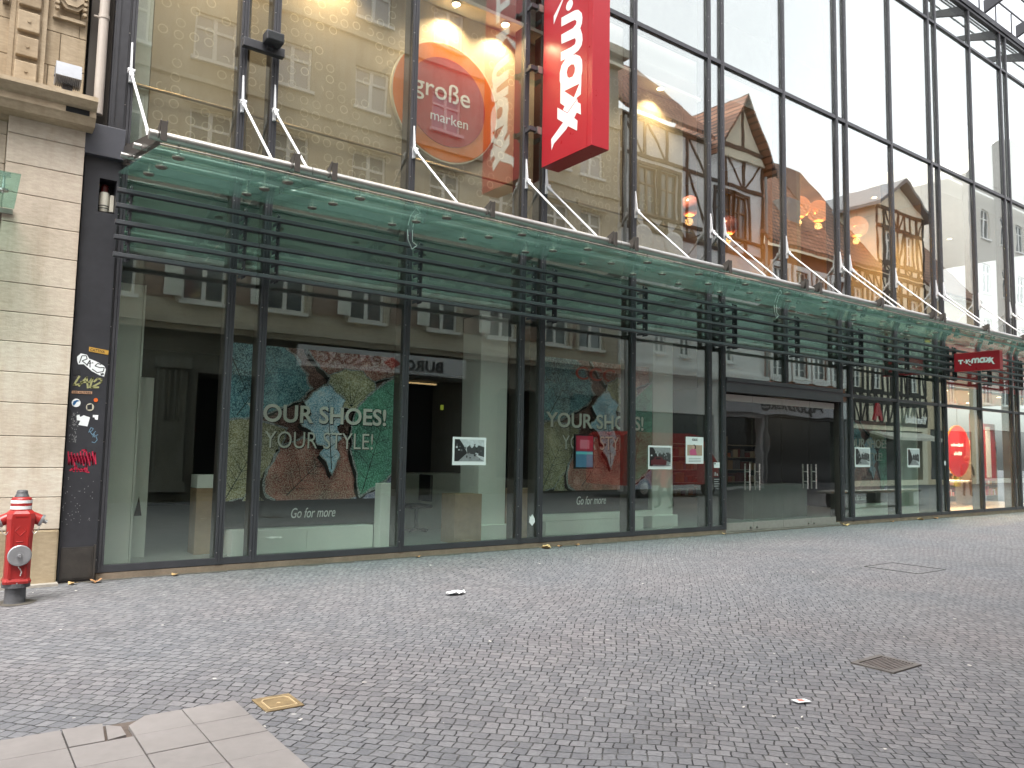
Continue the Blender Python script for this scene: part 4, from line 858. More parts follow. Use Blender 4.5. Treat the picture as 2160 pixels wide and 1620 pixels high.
prof = [(.4, 5.22), (-.06, 5.22), (-.08, 5.26), (-.30, 5.27), (-.34, 5.34), (-.36, 5.36), (-.36, 5.43), (-.40, 5.45), (-.46, 5.52), (-.46, 5.57), (-.40, 5.585), (.4, 5.62)]
cn.prism(prof, 0, -9, 1.17); cn.build("cornice", sand2, sbd)
MB().box(.86, 1.10, -.368, -.355, 5.365, 5.425).build("slot_shade_plate", pm('void_shade_black', (.004, .004, .004), .95), sbd)  # near-black plate on the cornice face, painted shade for a slot
uw = MB(); uw.box(-9, 1.07, .12, .5, 5.6, 18)
rng = random.Random(5); z = 5.62
for i in range(30):
    h = .42; x = -2.2+((i*.37) % .6)
    while x < 1.06:
        w = rng.uniform(.45, .8); x1 = min(x+w, 1.065); uw.cbox(x+.003, x1-.003, .085, .2, z+.003, z+h-.003, .006); x = x1
    z += h
uw.build("upper_wall", sand2, sbd)
ps = MB(); ps.box(.30, .62, .03, .10, 5.62, 15); ps.box(.28, .33, .02, .10, 5.62, 15); ps.box(.60, .645, .02, .10, 5.62, 15)
z = 5.72
while z < 14:
    ps.cbox(.355, .575, -.035, .05, z, z+.235, .012); ps.lathe([(.018, -.034), (.018, -.046)], (.465, 0, z+.12), 'y', 8, 0, False); z += .30
ps.build("pilaster_strip", sand2, sbd)
orn = MB(); orn.box(.70, 1.04, .03, .09, 6.62, 6.66)
oc = [(.885+.17*math.cos(R(a)), 6.93+.20*math.sin(R(a))) for a in range(22, 382, 45)]; orn.prism(oc, 1, .0, .09); oc2 = [(.885+.13*math.cos(R(a)), 6.93+.155*math.sin(R(a))) for a in range(22, 382, 45)]; orn.prism(oc2, 1, -.02, .0); orn.lathe([(.05, -.02), (.045, -.05), (.02, -.05)], (.885, 0, 6.95), 'y', 14)
for x in (.735, 1.02):
    for k in range(6): orn.lathe([(.012, .05), (.028, .02), (.020, -.03)], (x, 0, 6.72+k*.065), 'y', 10)
orn.build("relief_ornament", sand2, sbd)
MB().box(-9, -1.2, .1, .4, .0, 5.22).build("shop_front_wall", sand, sbd)
wf = MB(); wf.box(-.9, .02, .005, .018, .62, 3.3); wf.build("dark_shop_window", g_sky, sbd)
wi = MB(); wi.box(.02, .06, -.012, .03, .62, 3.34); wi.box(-1, .06, -.012, .03, 3.30, 3.36); wi.build("window_frame", anth, sbd)
MB().box(-9, 1.06, .5, 11, 0, 17.9).build("building_core", sand2, sbd)
MB().box(.20, .26, -.02, .10, 6.62, 6.72).build("hook", steel_d, sbd)
dpz = thing("drain_pipe", "pale painted drainpipe between the stone facade and the dark cladding", "drainpipe", (1.22, .02, 5.4)); MB().tube((1.225, .0, 5.55), (1.225, .0, 16), .055, n=18).build("pipe", pm("cream_pipe_paint", (.43, .375, .325), .5, 0, .06), dpz)
m = MB()
for z in (6.75, 8.75, 10.75): m.lathe([(.062, 0), (.062, .05)], (1.225, .0, z), 'z', 18); m.tube((1.12, .02, z+.02), (1.17, .02, z+.02), .012)
m.build("clip", pm("cream_pipe_paint", (.43, .375, .325), .5, 0, .06), dpz)
MB().box(1.10, 1.345, .09, .30, 5.2, 16).build("joint_shadow_gap", pm("gap_shade_dark", (.05, .042, .035), .95), sbd)  # solid dark strip stands in for the shade behind the drainpipe
fd_ = thing("floodlight", "white ribbed floodlight standing on the stone cornice", "floodlight", (.86, -.2, 5.6))
m = MB(); m.prism([(-.34, 5.78), (-.30, 5.95), (-.12, 5.90), (-.14, 5.72), (-.24, 5.70)], 0, .74, 1.0); m.build("housing", pm("aluminium_housing", (.27, .28, .30), .4, .3), fd_)
m = MB()
for k in range(12): m.box(.75+k*.0205, .756+k*.0205, -.33, -.20, 5.69, 5.79)
m.build("cooling_fin", anth, fd_); m = MB(); m.box(.82, .92, -.28, -.16, 5.585, 5.70); m.tube((.73, -.23, 5.8), (1.01, -.23, 5.8), .015); m.build("bracket", anth, fd_)
gc = thing("small_glass_canopy", "edge of a small glass canopy on the stone building", "canopy", (.0, -.5, 4.0))
ga = MB(); q = [(-1.6, -.13, 4.19), (.45, -.13, 4.19), (.45, -1.0, 4.33), (-1.6, -1.0, 4.33)]
ga.add(q+[(a, b, c+.016) for a, b, c in q], [(0, 3, 2, 1), (4, 5, 6, 7), (0, 1, 5, 4), (1, 2, 6, 5), (2, 3, 7, 6), (3, 0, 4, 7)]); ga.build("glass_panel", g_can, gc)
m = MB(); m.tube((.32, -.62, 4.22), (.32, -.62, 4.42), .014); m.lathe([(.05, 4.24), (.05, 4.262)], (.32, -.62, 0), 'z', 14); m.box(-1.2, .38, -.65, -.59, 4.40, 4.44); m.build("clamp", steel, gc)
m = MB(); m.box(-.9, .44, -.13, .02, 4.13, 4.185); m.build("wall_rail", steel_d, gc)

# =================================================================== HYDRANT
hy = thing("fire_hydrant", "red pillar fire hydrant with two outlets in front of the stone pier", "hydrant", (.66, -1.03, 0))
_t = NT("hydrant_red_enamel"); _a = _t.noise(9, 6, rough=.7); _b = _t.noise(3, 3)
_c = _t.ramp(_b.outputs['Fac'], [(.3, (.27, .014, .013)), (.7, (.40, .022, .018))]); _c = _t.mix(_t.math('MULTIPLY', _t.math('GREATER_THAN', _a.outputs['Fac'], .66), .55), _c, (.16, .05, .04)); _c = _t.mix(_t.math('MULTIPLY', _t.math('LESS_THAN', _a.outputs['Fac'], .31), .5), _c, (.45, .16, .14))
_t.principled(_c, .4, 0, _a.outputs['Fac'], .25, .004, coat=.1); hred = _t.m; hgrey = pm("hydrant_grey_cast", (.08, .08, .085), .55, 0, .2, 8, .2); halu = pm("cast_aluminium", (.40, .40, .41), .38, .7, .1, 10, .1)
hx, hy_ = .66, -1.03
m = MB(); m.lathe([(.105, 0), (.10, .02), (.098, .17)], (hx, hy_, 0), 'z', 24); m.lathe([(.135, .17), (.135, .215)], (hx, hy_, 0), 'z', 24, smooth=False)
for a in range(8): m.lathe([(.012, .215), (.012, .228)], (hx+.12*math.cos(a*.785), hy_+.12*math.sin(a*.785), 0), 'z', 6, 1, False)
m.build("base", [hgrey, steel], hy)
def oct_ring(w, c, z): return [Vector((hx+sx*(w-(c if i else 0)), hy_+sy*(w-(0 if i else c)), z)) for sx, sy, i in ((1, -1, 1), (1, -1, 0), (1, 1, 0), (1, 1, 1), (-1, 1, 1), (-1, 1, 0), (-1, -1, 0), (-1, -1, 1))]
m = MB(); rings = [(.128, .03, .215), (.132, .03, .24), (.118, .03, .27), (.118, .035, .60), (.122, .035, .78), (.130, .04, .90), (.128, .05, .955), (.105, .05, .985), (.09, .04, .99)]
vv = []
for w, c, z in rings: vv += oct_ring(w, c, z)
m.add(vv, [(k*8+i, k*8+(i+1) % 8, (k+1)*8+(i+1) % 8, (k+1)*8+i) for k in range(len(rings)-1) for i in range(8)]+[tuple(range(7, -1, -1)), tuple(range((len(rings)-1)*8, len(rings)*8))])
m.box(hx-.075, hx-.06, hy_-.127, hy_-.11, .27, .88); m.box(hx+.06, hx+.075, hy_-.127, hy_-.11, .27, .88); m.box(hx-.06, hx+.06, hy_-.135, hy_-.11, .925, .94)
# raised diamond mark
dm = [(hx, .83), (hx+.05, .775), (hx, .72), (hx-.05, .775)]
for a, b in zip(dm, dm[1:]+dm[:1]): m.tube((a[0], hy_-.122, a[1]), (b[0], hy_-.122, b[1]), .004, n=6)
for z in (.66, .62, .58): m.tube((hx-.035, hy_-.121, z), (hx+.03, hy_-.121, z), .004, n=6)
m.build("body", hred, hy)
for s in (-1, 1):
    arm = MB(); p0 = Vector((hx+s*.09, hy_, .915)); p1 = Vector((hx+s*.185, hy_-.015, .875)); d = (p1-p0).normalized(); arm.tube(p0, p1, .062, .058, n=20); arm = arm.build("outlet", hred, hy)
    cp = MB(); cp.tube(p1, p1+d*.028, .068, .062, n=20); cp.tube(p1+d*.028, p1+d*.07, .02, n=10); cp.build("cap", halu, arm)
    chn = MB(); pts = [p1+Vector((0, -.04, -.05)), p1+Vector((-s*.03, -.06, -.12)), p1+Vector((-s*.06, -.07, -.14)), p1+Vector((-s*.09, -.09, -.08))]; chn.path(pts, .004, 6); chn.build("chain", steel, arm)
MB().lathe([(.098, .985), (.10, .99), (.10, 1.105), (.085, 1.125), (.07, 1.13)], (hx, hy_, 0), 'z', 28).build("head", hred, hy)
m = MB(); m.lathe([(.1015, 1.0), (.1015, 1.035)], (hx, hy_, 0), 'z', 28); m.lathe([(.1015, 1.065), (.1015, 1.098)], (hx, hy_, 0), 'z', 28); m.build("reflective_band", paper, hy)
m = MB(); m.lathe([(.068, 1.13), (.066, 1.145), (.060, 1.148), (.060, 1.16), (.055, 1.163), (.055, 1.175), (.048, 1.20), (.03, 1.205)], (hx, hy_, 0), 'z', 22); m.build("top_cap", hgrey, hy)
m = MB(); m.lathe([(.06, -.118), (.108, -.122), (.112, -.146), (.102, -.156), (.084, -.148), (.062, -.154), (.045, -.147), (.03, -.147)], (hx+.005, hy_, .515), 'y', 32); m.tube((hx+.005, hy_-.15, .515), (hx+.005, hy_-.20, .518), .022, .016, n=10); m.build("drain_cap", halu, hy)
m = MB(); m.path([Vector((hx, hy_-.15, .40)), Vector((hx+.02, hy_-.14, .37)), Vector((hx+.035, hy_-.135, .34)), Vector((hx+.025, hy_-.135, .30))], .006, 6); m.build("strap", steel, hy)

dr = random.Random(8); dm_ = pm("foot_dirt", (.085, .075, .062), .95, 0, .35, 14, .5, 60); d = MB(); x = 1.12
while x < XEND:
    x1 = x+dr.uniform(.15, .5); d.add([(x, .012, .0045), (x1, .012, .0045), (x1, -dr.uniform(.03, .13), .0042), ((x+x1)/2, -dr.uniform(.04, .16), .0042), (x, -dr.uniform(.03, .10), .0042)], [(0, 4, 3, 2, 1)]); x = x1
hd = [(.66+dr.uniform(.13, .24)*math.cos(k*.35), -1.03+dr.uniform(.13, .24)*math.sin(k*.35), .0044) for k in range(18)]; d.add(hd, [tuple(range(18))])
o = d.build("dirt", dm_); o['kind'] = 'stuff'
hy.scale = (.93, .93, .925)
# =================================================================== GROUND DETAILS
dg = thing("drain_grate", "rusty slotted drain grate in the cobbles", "drain", (6.02, -7.02, 0)); fr = MB(); fr.box(5.80, 5.84, -7.20, -6.86, .0, .012); fr.box(6.18, 6.22, -7.20, -6.86, .0, .012); fr.box(5.84, 6.18, -7.20, -7.16, .0, .012); fr.box(5.84, 6.18, -6.90, -6.86, .0, .012); fr.build("frame", pm("rusty_iron", (.15, .135, .125), .7, .3, .3, 15, .2), dg)
MB().box(5.845, 6.175, -7.155, -6.905, .001, .003).build("pit_shade_sheet", pm("void_shade_black", (.004, .004, .004), .95), dg); m = MB()  # flat black sheet under the bars stands in for shade in the drain
for k in range(10): m.box(5.845, 6.175, -7.150+k*.0245, -7.137+k*.0245, .003, .010)
m.build("bar", pm("rusty_iron2", (.19, .165, .155), .6, .3, .3, 15, .2), dg)
yc = thing("utility_cover", "square ochre painted utility cover set in the cobbles", "cover", (1.78, -5.42, 0)); m = MB(); m.cbox(1.665, 1.905, -5.55, -5.275, .0, .009, .003); m.build("lid", pm("ochre_paint", (.23, .165, .085), .6, .1, .4, 14, .2), yc)
m = MB(); pts = [(1.70, -5.52), (1.70, -5.36), (1.72, -5.33), (1.85, -5.33), (1.87, -5.36), (1.87, -5.52), (1.70, -5.52)]
m.path([Vector((a, b, .010)) for a, b in pts], .005, 6); m.lathe([(.012, .008), (.012, .014)], (1.78, -5.44, 0), 'z', 8, 0, False); m.build("rib", pm("worn_rib", (.50, .38, .22), .5), yc)
hc = thing("paved_manhole_cover", "cobble filled manhole cover outlined by a thin metal frame", "cover", (11.4, -4.4, 0)); m = MB()
for a, b, c, d in ((11.02, 11.82, -4.80, -4.784), (11.02, 11.82, -4.013, -4.010), (11.02, 11.034, -4.784, -4.016), (11.817, 11.82, -4.784, -4.016)): m.box(a, b, c, d, 0, .006)
m.build("frame", pm("dark_iron", (.10, .10, .095), .6, .3), hc)
def leaf(x, y, s, rot, lb, m_):
    n = 14; v = []; rnd = random.Random(int(x*100))
    for i in range(n):
        t = 2*math.pi*i/n; r = s*(.62+.38*abs(math.cos(2.5*t)))*rnd.uniform(.85, 1.1); v.append((x+r*math.cos(t+rot), y+r*math.sin(t+rot), .012+abs(math.sin(t))*s*.55*rnd.uniform(.6, 1.1)))
    v.append((x, y, .010)); mb = MB().add(v, [(i, (i+1) % n, n) for i in range(n)]); mb.tube((x, y, .014), (x-s*1.3*math.cos(rot), y-s*1.1*math.sin(rot)-.02, .02), .002, n=5)
    o = mb.build("fallen_leaf", m_, None, (x, y, 0), fix=False); return tag(o, lb, "leaf", "dry leaves along the shop front")
lf1 = pm("dry_leaf_brown", (.42, .22, .10), .8, 0, .3, 30); lf2 = pm("dry_leaf_tan", (.52, .34, .16), .8, 0, .3, 30)
for x, y, s, lb, m_ in ((1.26, -.20, .055, "tan dry leaf at the foot of the dark column", lf2), (1.50, -.17, .075, "large brown curled leaf at the column's right corner", lf1), (2.37, -.10, .05, "pale brown leaf under the first shop window", lf2), (5.75, -.10, .045, "brown leaf under the mullion right of the largest poster", lf1), (8.12, -.16, .10, "big yellow leaf at the second double mullion", lf2), (8.45, -.12, .05, "small brown leaf just right of the big yellow leaf", lf1), (8.85, -.1, .05, "brown leaf farther right of the big yellow leaf", lf1), (12.75, -.10, .06, "tan leaf at the left of the entrance doors", lf2), (17.05, -.15, .10, "pale leaf at the right end of the door sill", lf2), (19.2, -.10, .06, "brown leaf under the window right of the doors", lf1), (20.6, -.12, .09, "tan leaf under the last photo", lf2), (21.4, -.12, .07, "brown leaf near the far double mullion", lf1)): leaf(x, y, s, x*3, lb, m_)
rp_ = random.Random(6); v = []; f = []
for a in range(7):
    for b_ in range(5): v.append((4.55+a*.042+rp_.uniform(-.012, .012), -2.95+b_*.036+rp_.uniform(-.012, .012)-abs(a-3)*(b_-2)*.006, .012+rp_.uniform(0, .035)))
for a in range(6):
    for b_ in range(4): k = a*5+b_; f += [(k, k+5, k+6), (k, k+6, k+1)]
o = tag(MB().add(v, f).build("paper_scrap", paper, None, (4.68, -2.88, 0), fix=False), "white crumpled paper lying on the cobbles in front of the windows", "litter")
o = thing("printed_card", "small white card with red print lying on the cobbles", "litter", (4.61, -7.2, 0)); MB().prism([(4.555, -7.235), (4.655, -7.265), (4.665, -7.205), (4.57, -7.17)], 2, .014, .0155).build("card", paper, o); MB().prism([(4.59, -7.22), (4.63, -7.235), (4.635, -7.205), (4.60, -7.19)], 2, .0156, .0162).build("print", pm("card_red", (.55, .12, .05), .5), o)
fl = MB(); rnd = random.Random(11)
for k in range(150):
    x, y = rnd.uniform(.2, 17), rnd.uniform(-8.2, -.3); a = rnd.uniform(0, 6.3); s = rnd.uniform(.006, .016); w = s*rnd.uniform(.3, .8)
    c_, s_ = math.cos(a), math.sin(a); z = .013; fl.add([(x+c_*s-s_*w, y+s_*s+c_*w, z), (x-c_*s-s_*w, y-s_*s+c_*w, z), (x-c_*s+s_*w, y-s_*s-c_*w, z), (x+c_*s+s_*w, y+s_*s-c_*w, z+.004)], [(0, 1, 2, 3)])
o = fl.build("litter_specks", pm("pale_litter", (.6, .57, .52), .8, 0, .2, 30), fix=False); o['kind'] = 'stuff'

# =================================================================== THE OTHER SIDE OF THE STREET (seen mirrored in the glass)
SY = -13.0
def wall_holes(x0, x1, z0, z1, holes, y=SY, depth=.35):
    """street wall facing +y with real openings and reveals"""
    xs = sorted({x0, x1}|{h[0] for h in holes}|{h[1] for h in holes}); zs = sorted({z0, z1}|{h[2] for h in holes}|{h[3] for h in holes}); m = MB()
    for a, b in zip(xs, xs[1:]):
        for c, d in zip(zs, zs[1:]):
            cx, cz2 = (a+b)/2, (c+d)/2
            if any(h[0] < cx < h[1] and h[2] < cz2 < h[3] for h in holes): continue
            m.add([(a, y, c), (b, y, c), (b, y, d), (a, y, d)], [(1, 0, 3, 2)])
    for a, b, c, d in holes:
        y2 = y-depth; m.add([(a, y, c), (b, y, c), (b, y, d), (a, y, d), (a, y2, c), (b, y2, c), (b, y2, d), (a, y2, d)], [(0, 1, 5, 4), (2, 3, 7, 6), (1, 2, 6, 5), (3, 0, 4, 7)])
    m.add([(x0, y, z0), (x0, y-9, z0), (x0, y-9, z1), (x0, y, z1)], [(0, 1, 2, 3)]); m.add([(x1, y, z0), (x1, y-9, z0), (x1, y-9, z1), (x1, y, z1)], [(3, 2, 1, 0)])
    m.add([(x0, y-9, z0), (x1, y-9, z0), (x1, y-9, z1), (x0, y-9, z1)], [(0, 1, 2, 3)])
    return m
wfr = pm("white_window_paint", (.85, .85, .84), .5, 0, .05); bfr = pm("brown_window_paint", (.13, .075, .04), .5, 0, .1)
glz = pm("reflective_window_pane", (.10, .12, .13), .05, 0, .3, .4, spec=1)
def win(b, x0, x1, z0, z1, fm=wfr, cols=2, tr=.68, y=SY-.16, sill=True, bars=0, pane=None):
    m = MB(); t = .07
    m.box(x0, x0+t, y, y+.07, z0, z1); m.box(x1-t, x1, y, y+.07, z0, z1); m.box(x0+t, x1-t, y, y+.07, z0, z0+t); m.box(x0+t, x1-t, y, y+.07, z1-t, z1)
    zt = z0+(z1-z0)*tr; m.box(x0+t, x1-t, y+.004, y+.075, zt-.04, zt+.04)
    for k in range(1, cols): xc = x0+(x1-x0)*k/cols; m.box(xc-.06, xc+.06, y+.006, y+.08, z0+t, z1-t)
    for k in range(1, bars+1): zb = z0+(zt-z0)*k/(bars+1); m.box(x0+t, x1-t, y+.008, y+.05, zb-.015, zb+.015)
    if sill: m.box(x0-.08, x1+.08, y+.08, SY+.12, z0-.12, z0-.02)
    f = m.build("window", fm, b); MB().box(x0+.03, x1-.03, y+.012, y+.02, z0+.03, z1-.03).build("pane", pane or glz, f)
# house 1: tall beige stone house with the passage
b1m = stone_mat("beige_facade_stone", (.58, .53, .45), (.48, .43, .35)); b1d = stone_mat("dark_shopfront_stone", (.22, .215, .195), (.15, .145, .125)); brick = pm("pinkish_brick", (.33, .235, .185), .85, 0, .2, 4)
b1 = thing("stone_townhouse", "tall beige stone townhouse across the street, mirrored in the glass", "building", (7, SY, 0))
cen = [-6, -3.6, -1.2, 1.1, 3.35, 5.80, 8.25, 11.0, 13.95, 16.5, 19.15, 21.0]; ho = []
for c in cen:
    for z0, z1 in ((5.78, 7.75), (9.80, 11.50), (13.05, 14.45), (16.2, 17.6)): ho.append((c-.62, c+.62, z0, z1))
b1w = wall_holes(-8, 22.5, 5.2, 18.4, ho); b1w.build("wall", b1m, b1)
ho1 = [(-6, -3, 0.3, 4), (-2, .8, .3, 4), (5.75, 7.9, .12, 3.7), (8.1, 14.9, .1, 4.0), (16.0, 18.6, .5, 3.9), (19.2, 21.8, .5, 3.9)]
wall_holes(-8, 22.5, 0, 5.2, ho1, depth=2.2).build("shopfront", b1d, b1)
sky_pane = pm('sky_reflection_pane', (.46, .45, .47), .1, 0, .12, 1.5, spec=.8)  # pale sky reflection put into the pane colour of the upper rows
for (a, b_, c, d) in ho: win(b1, a, b_, c, d, pane=sky_pane if c > 12 else None)
m = MB()
for a, b_, c, d in ho1: m.box(a-.02, b_+.02, SY-2.3, SY-2.2, c, d)
m.build("shop_interior", dk, b1)
m = MB(); m.box(-8, 22.55, SY, SY+.35, 5.02, 5.22); m.box(-8, 22.55, SY, SY+.22, 4.85, 5.02); m.box(-8, 22.55, SY, SY+.16, 8.85, 9.05); m.box(-8, 22.55, SY, SY+.10, 12.3, 12.42); m.box(-8, 22.6, SY, SY+.6, 18.4, 18.75); m.box(-8, 22.55, SY, SY+.3, 18.1, 18.4)
m.box(-8, 22.55, SY, SY+.12, 15.4, 15.6)
for c in cen:
    m.box(c-.85, c+.85, SY, SY+.14, 11.62, 11.85); m.box(c-.80, c+.80, SY, SY+.12, 7.85, 8.05); m.box(c-.8, c-.68, SY, SY+.06, 5.7, 7.85); m.box(c+.68, c+.8, SY, SY+.06, 5.7, 7.85)
m.build("cornice", b1m, b1)
m = MB()
for a, b_ in zip(cen, cen[1:]): m.box(a+.86, b_-.86, SY, SY+.03, 5.8, 7.3)
m.build("brick_panel", brick, b1)
for c in (5.8, 8.25, 11.0, 13.95, 16.5, 19.15):      # opened white casements
    m = MB(); m.box(c-1.12, c-.66, SY+.16, SY+.20, 5.85, 7.2); m.box(c-1.08, c-.70, SY+.202, SY+.206, 5.92, 7.12, 1); m.build("open_casement", [wfr, paleg], b1)
m = MB()
for x in (4.65, 15.4, 18.9):
    m.box(x, x+.75, SY, SY+.30, .55, 3.75); m.box(x-.08, x+.83, SY, SY+.36, .3, .55); m.box(x-.08, x+.83, SY, SY+.38, 3.75, 4.05)
    for k in range(4): m.box(x+.10+k*.15, x+.16+k*.15, SY+.30, SY+.33, 2.3, 3.7)
m.build("pilaster", b1d, b1)
MB().prism([(SY+.6, 18.75), (SY-4.5, 22.5), (SY-9, 18.75)], 0, -8, 22.55).build("roof", roof_mat("slate_roof", (.07, .07, .075), (.10, .095, .10)), b1)
sgn = thing("passage_sign", "long grey sign with dark capitals and a red diamond over the passage", "sign", (11.6, SY+.4, 4.1)); MB().cbox(8.55, 14.65, SY+.30, SY+.46, 4.08, 4.72, .01).build("board", pm("grey_sign_board", (.64, .64, .68), .5, 0, .03), sgn)
dkl = pm("dark_grey_letters", (.03, .03, .035), .5)
lettering("lettering", "BURG", (12.98, SY+.464, 4.40), XN, (1.5, .36), dkl, sgn, .02, depth=.02); lettering("lettering", "PASSAGE", (10.08, SY+.464, 4.40), XN, (2.5, .36), dkl, sgn, .02, depth=.02)
MB().prism([(11.75, 4.20), (12.08, 4.40), (11.75, 4.60), (11.42, 4.40)], 1, SY+.464, SY+.48).build("emblem", redp, sgn)
lamp_strip = MB().box(13.2, 14.3, SY-1.0, SY-.9, 3.9, 3.95).build("passage_light", em("warm_strip", (1, .6, .3), .5), None, (13.7, SY-1, 3.9)); tag(lamp_strip, "lit strip lamp under the ceiling of the passage", "lamp")
# timber frame helper
tim = pm("dark_oak_beam", (.075, .05, .038), .8, 0, .25, 6); plas = pm("white_render", (.80, .79, .79), .85, 0, .06, 1.2); crm = pm("cream_render", (.76, .70, .56), .85, 0, .07, 1.2)
def timber(b, x0, x1, zs, step, seed, y=SY, w=.17, br=True, holes=(), m_=tim):
    m = MB(); rnd = random.Random(seed); n = max(2, round((x1-x0)/step))
    for i, z in enumerate(zs): m.box(x0, x1, y+.012, y+.055, z-w/2, z+w/2)
    for za, zb in zip(zs, zs[1:]):
        za += w/2; zb -= w/2
        for i in range(n+1):
            x = x0+(x1-x0)*i/n
            if any(h[0]-.02 < x < h[1]+.02 and h[2] < (za+zb)/2 < h[3] for h in holes): continue
            m.box(x-w/2, x+w/2, y+.010, y+.050, za, zb)
        for i in range(n):
            xa, xb = x0+(x1-x0)*i/n+w/2, x0+(x1-x0)*(i+1)/n-w/2
            if any(h[0] < xb and h[1] > xa and h[2] < zb and h[3] > za for h in holes): continue
            if br and rnd.random() < .6:
                s = rnd.random() < .5; p, q = ((xa, za), (xb, zb)) if s else ((xb, za), (xa, zb)); d = .11 if p[0] < q[0] else -.11
                m.prism([(p[0], p[1]), (p[0]+d, p[1]), (q[0], q[1]), (q[0]-d, q[1])], 1, y+.008, y+.045)
    for h in holes:
        m.box(h[0]-w, h[0]-.0, y+.016, y+.06, h[2]-.15, h[3]+.15); m.box(h[1], h[1]+w, y+.016, y+.06, h[2]-.15, h[3]+.15); m.box(h[0], h[1], y+.016, y+.06, h[3], h[3]+.15); m.box(h[0], h[1], y+.016, y+.06, h[2]-.15, h[2])
    m.build("timber_frame", m_, b)
tile_r = roof_mat("red_clay_tiles", (.27, .12, .078), (.42, .205, .13)); tile_d = roof_mat("weathered_tiles", (.15, .09, .07), (.21, .12, .085))
b2 = thing("gabled_timber_house", "white half timbered house with a pointed gable across the street, mirrored in the glass", "building", (27, SY, 0))
h2 = [(23.7, 24.9, 12.1, 14.2), (25.0, 26.2, 12.1, 14.2), (28.9, 30.0, 12.1, 14.2), (30.1, 31.2, 12.1, 14.2), (23.6, 24.3, 9.0, 10.9), (25.5, 26.3, 9.0, 10.9), (24.6, 25.3, 6.0, 8.1), (26.2, 26.9, 6.0, 8.1), (29.2, 30.0, 6.0, 8.0), (23.0, 28.6, .3, 3.4), (29.5, 32.2, .1, 3.4)]
wall_holes(22.55, 32.4, 0, 16.4, h2).build("wall", plas, b2); m = MB()
for h in h2[-2:]: m.box(h[0]-.02, h[1]+.02, SY-.5, SY-.36, h[2], h[3])
m.build("shop_interior", g_sky, b2)
for i, h in enumerate(h2[:9]): win(b2, *h, bfr if i < 4 else wfr, 2, .62)
timber(b2, 22.7, 32.3, [11.3, 12.0, 14.6, 16.2], 1.35, 3, holes=h2[:4])
m = MB(); m.box(22.55, 32.4, SY, SY+.30, 5.05, 5.40); m.box(22.55, 32.4, SY, SY+.16, 4.95, 5.05)
for h in h2[4:6]: m.lathe([(.6, 0), (.6, .08), (.5, .1)], ((h[0]+h[1])/2, SY, h[3]), 'y', 20)
m.build("cornice", plas, b2)
m = MB()
for k in range(7): x = 22.9+k*.95; m.prism([(x, 11.35), (x+.9, 11.35), (x+.45, 11.95)], 1, SY+.012, SY+.04)
m.build("zigzag_frieze", pm("grey_brown_timber", (.20, .17, .13), .8), b2)
MB().add([(22.5, SY+.45, 16.3), (28.4, SY+.45, 16.3), (28.4, SY-5, 21.9), (22.5, SY-5, 21.9), (22.5, SY+.45, 16.48), (28.4, SY+.45, 16.48), (28.4, SY-5, 22.1), (22.5, SY-5, 22.1)], [(0, 3, 2, 1), (4, 5, 6, 7), (0, 1, 5, 4), (1, 2, 6, 5), (2, 3, 7, 6), (3, 0, 4, 7)]).build("roof", tile_r, b2)
m = MB(); m.prism([(SY-.55, 17.42), (SY-1.75, 18.65), (SY-1.75, 18.52), (SY-.55, 17.29)], 0, 24.6, 25.6); m.build("roof_window", wfr, b2)
gx0, gx1, gp = 28.5, 32.6, 30.6
g = MB(); g.prism([(gx0+.2, 16.0), (gx1-.2, 16.0), (gp, 18.75)], 1, SY-4, SY+.15); g.build("gable", crm, b2)
m = MB()
for (x, z) in ((gx0-.25, 15.6), (gx1+.25, 15.6)):
    m.add([(x, SY+.6, z), (gp, SY+.6, 19.05), (gp, SY-4, 19.05), (x, SY-4, z), (x, SY+.6, z+.2), (gp, SY+.6, 19.25), (gp, SY-4, 19.25), (x, SY-4, z+.2)], [(0, 3, 2, 1), (4, 5, 6, 7), (0, 1, 5, 4), (1, 2, 6, 5), (2, 3, 7, 6), (3, 0, 4, 7)])
m.build("gable_roof", tile_r, b2); m = MB(); m.box(gx0+.4, gx1-.4, SY+.152, SY+.20, 16.4, 16.6); m.box(gp-.09, gp+.09, SY+.152, SY+.20, 16.6, 18.5); m.build("gable_timber", tim, b2)
m = MB(); m.tube((22.65, SY+.3, 0), (22.65, SY+.3, 16), .07); m.tube((32.35, SY+.2, 0), (32.35, SY+.2, 15.5), .07); m.build("downpipe", pm("zinc", (.30, .31, .31), .5, .4), b2)
# pharmacy fascia runs over house 3
b3 = thing("red_brown_house", "red brown rendered house with white windows and tiled roof, mirrored in the glass", "building", (36, SY, 0))
h3 = []
for k in range(4): h3 += [(33.0+k*1.75, 34.15+k*1.75, 5.6, 7.4), (33.2+k*1.75, 34.3+k*1.75, 9.3, 11.2)]
wall_holes(32.4, 39.6, 4.6, 12.2, h3).build("wall", pm("red_brown_render", (.24, .10, .065), .85, 0, .1, 1.2), b3)
for h in h3: win(b3, *h, wfr, 2, .7, bars=2)
m = MB()
for h in h3:
    for q in ((h[0]-.22, h[0], h[2]-.25, h[3]+.25), (h[1], h[1]+.22, h[2]-.25, h[3]+.25), (h[0], h[1], h[3], h[3]+.25), (h[0], h[1], h[2]-.30, h[2]-.13)): m.box(q[0], q[1], SY+.002, SY+.09, q[2], q[3])
m.build("window_surround", plas, b3)
wall_holes(32.4, 39.6, 0, 4.6, [(32.7, 39.3, .2, 3.5)]).build("shopfront", pm("grey_shopfront", (.16, .16, .17), .6), b3); MB().box(32.6, 39.4, SY-.5, SY-.36, .1, 3.5).build("shop_interior", g_sky, b3)
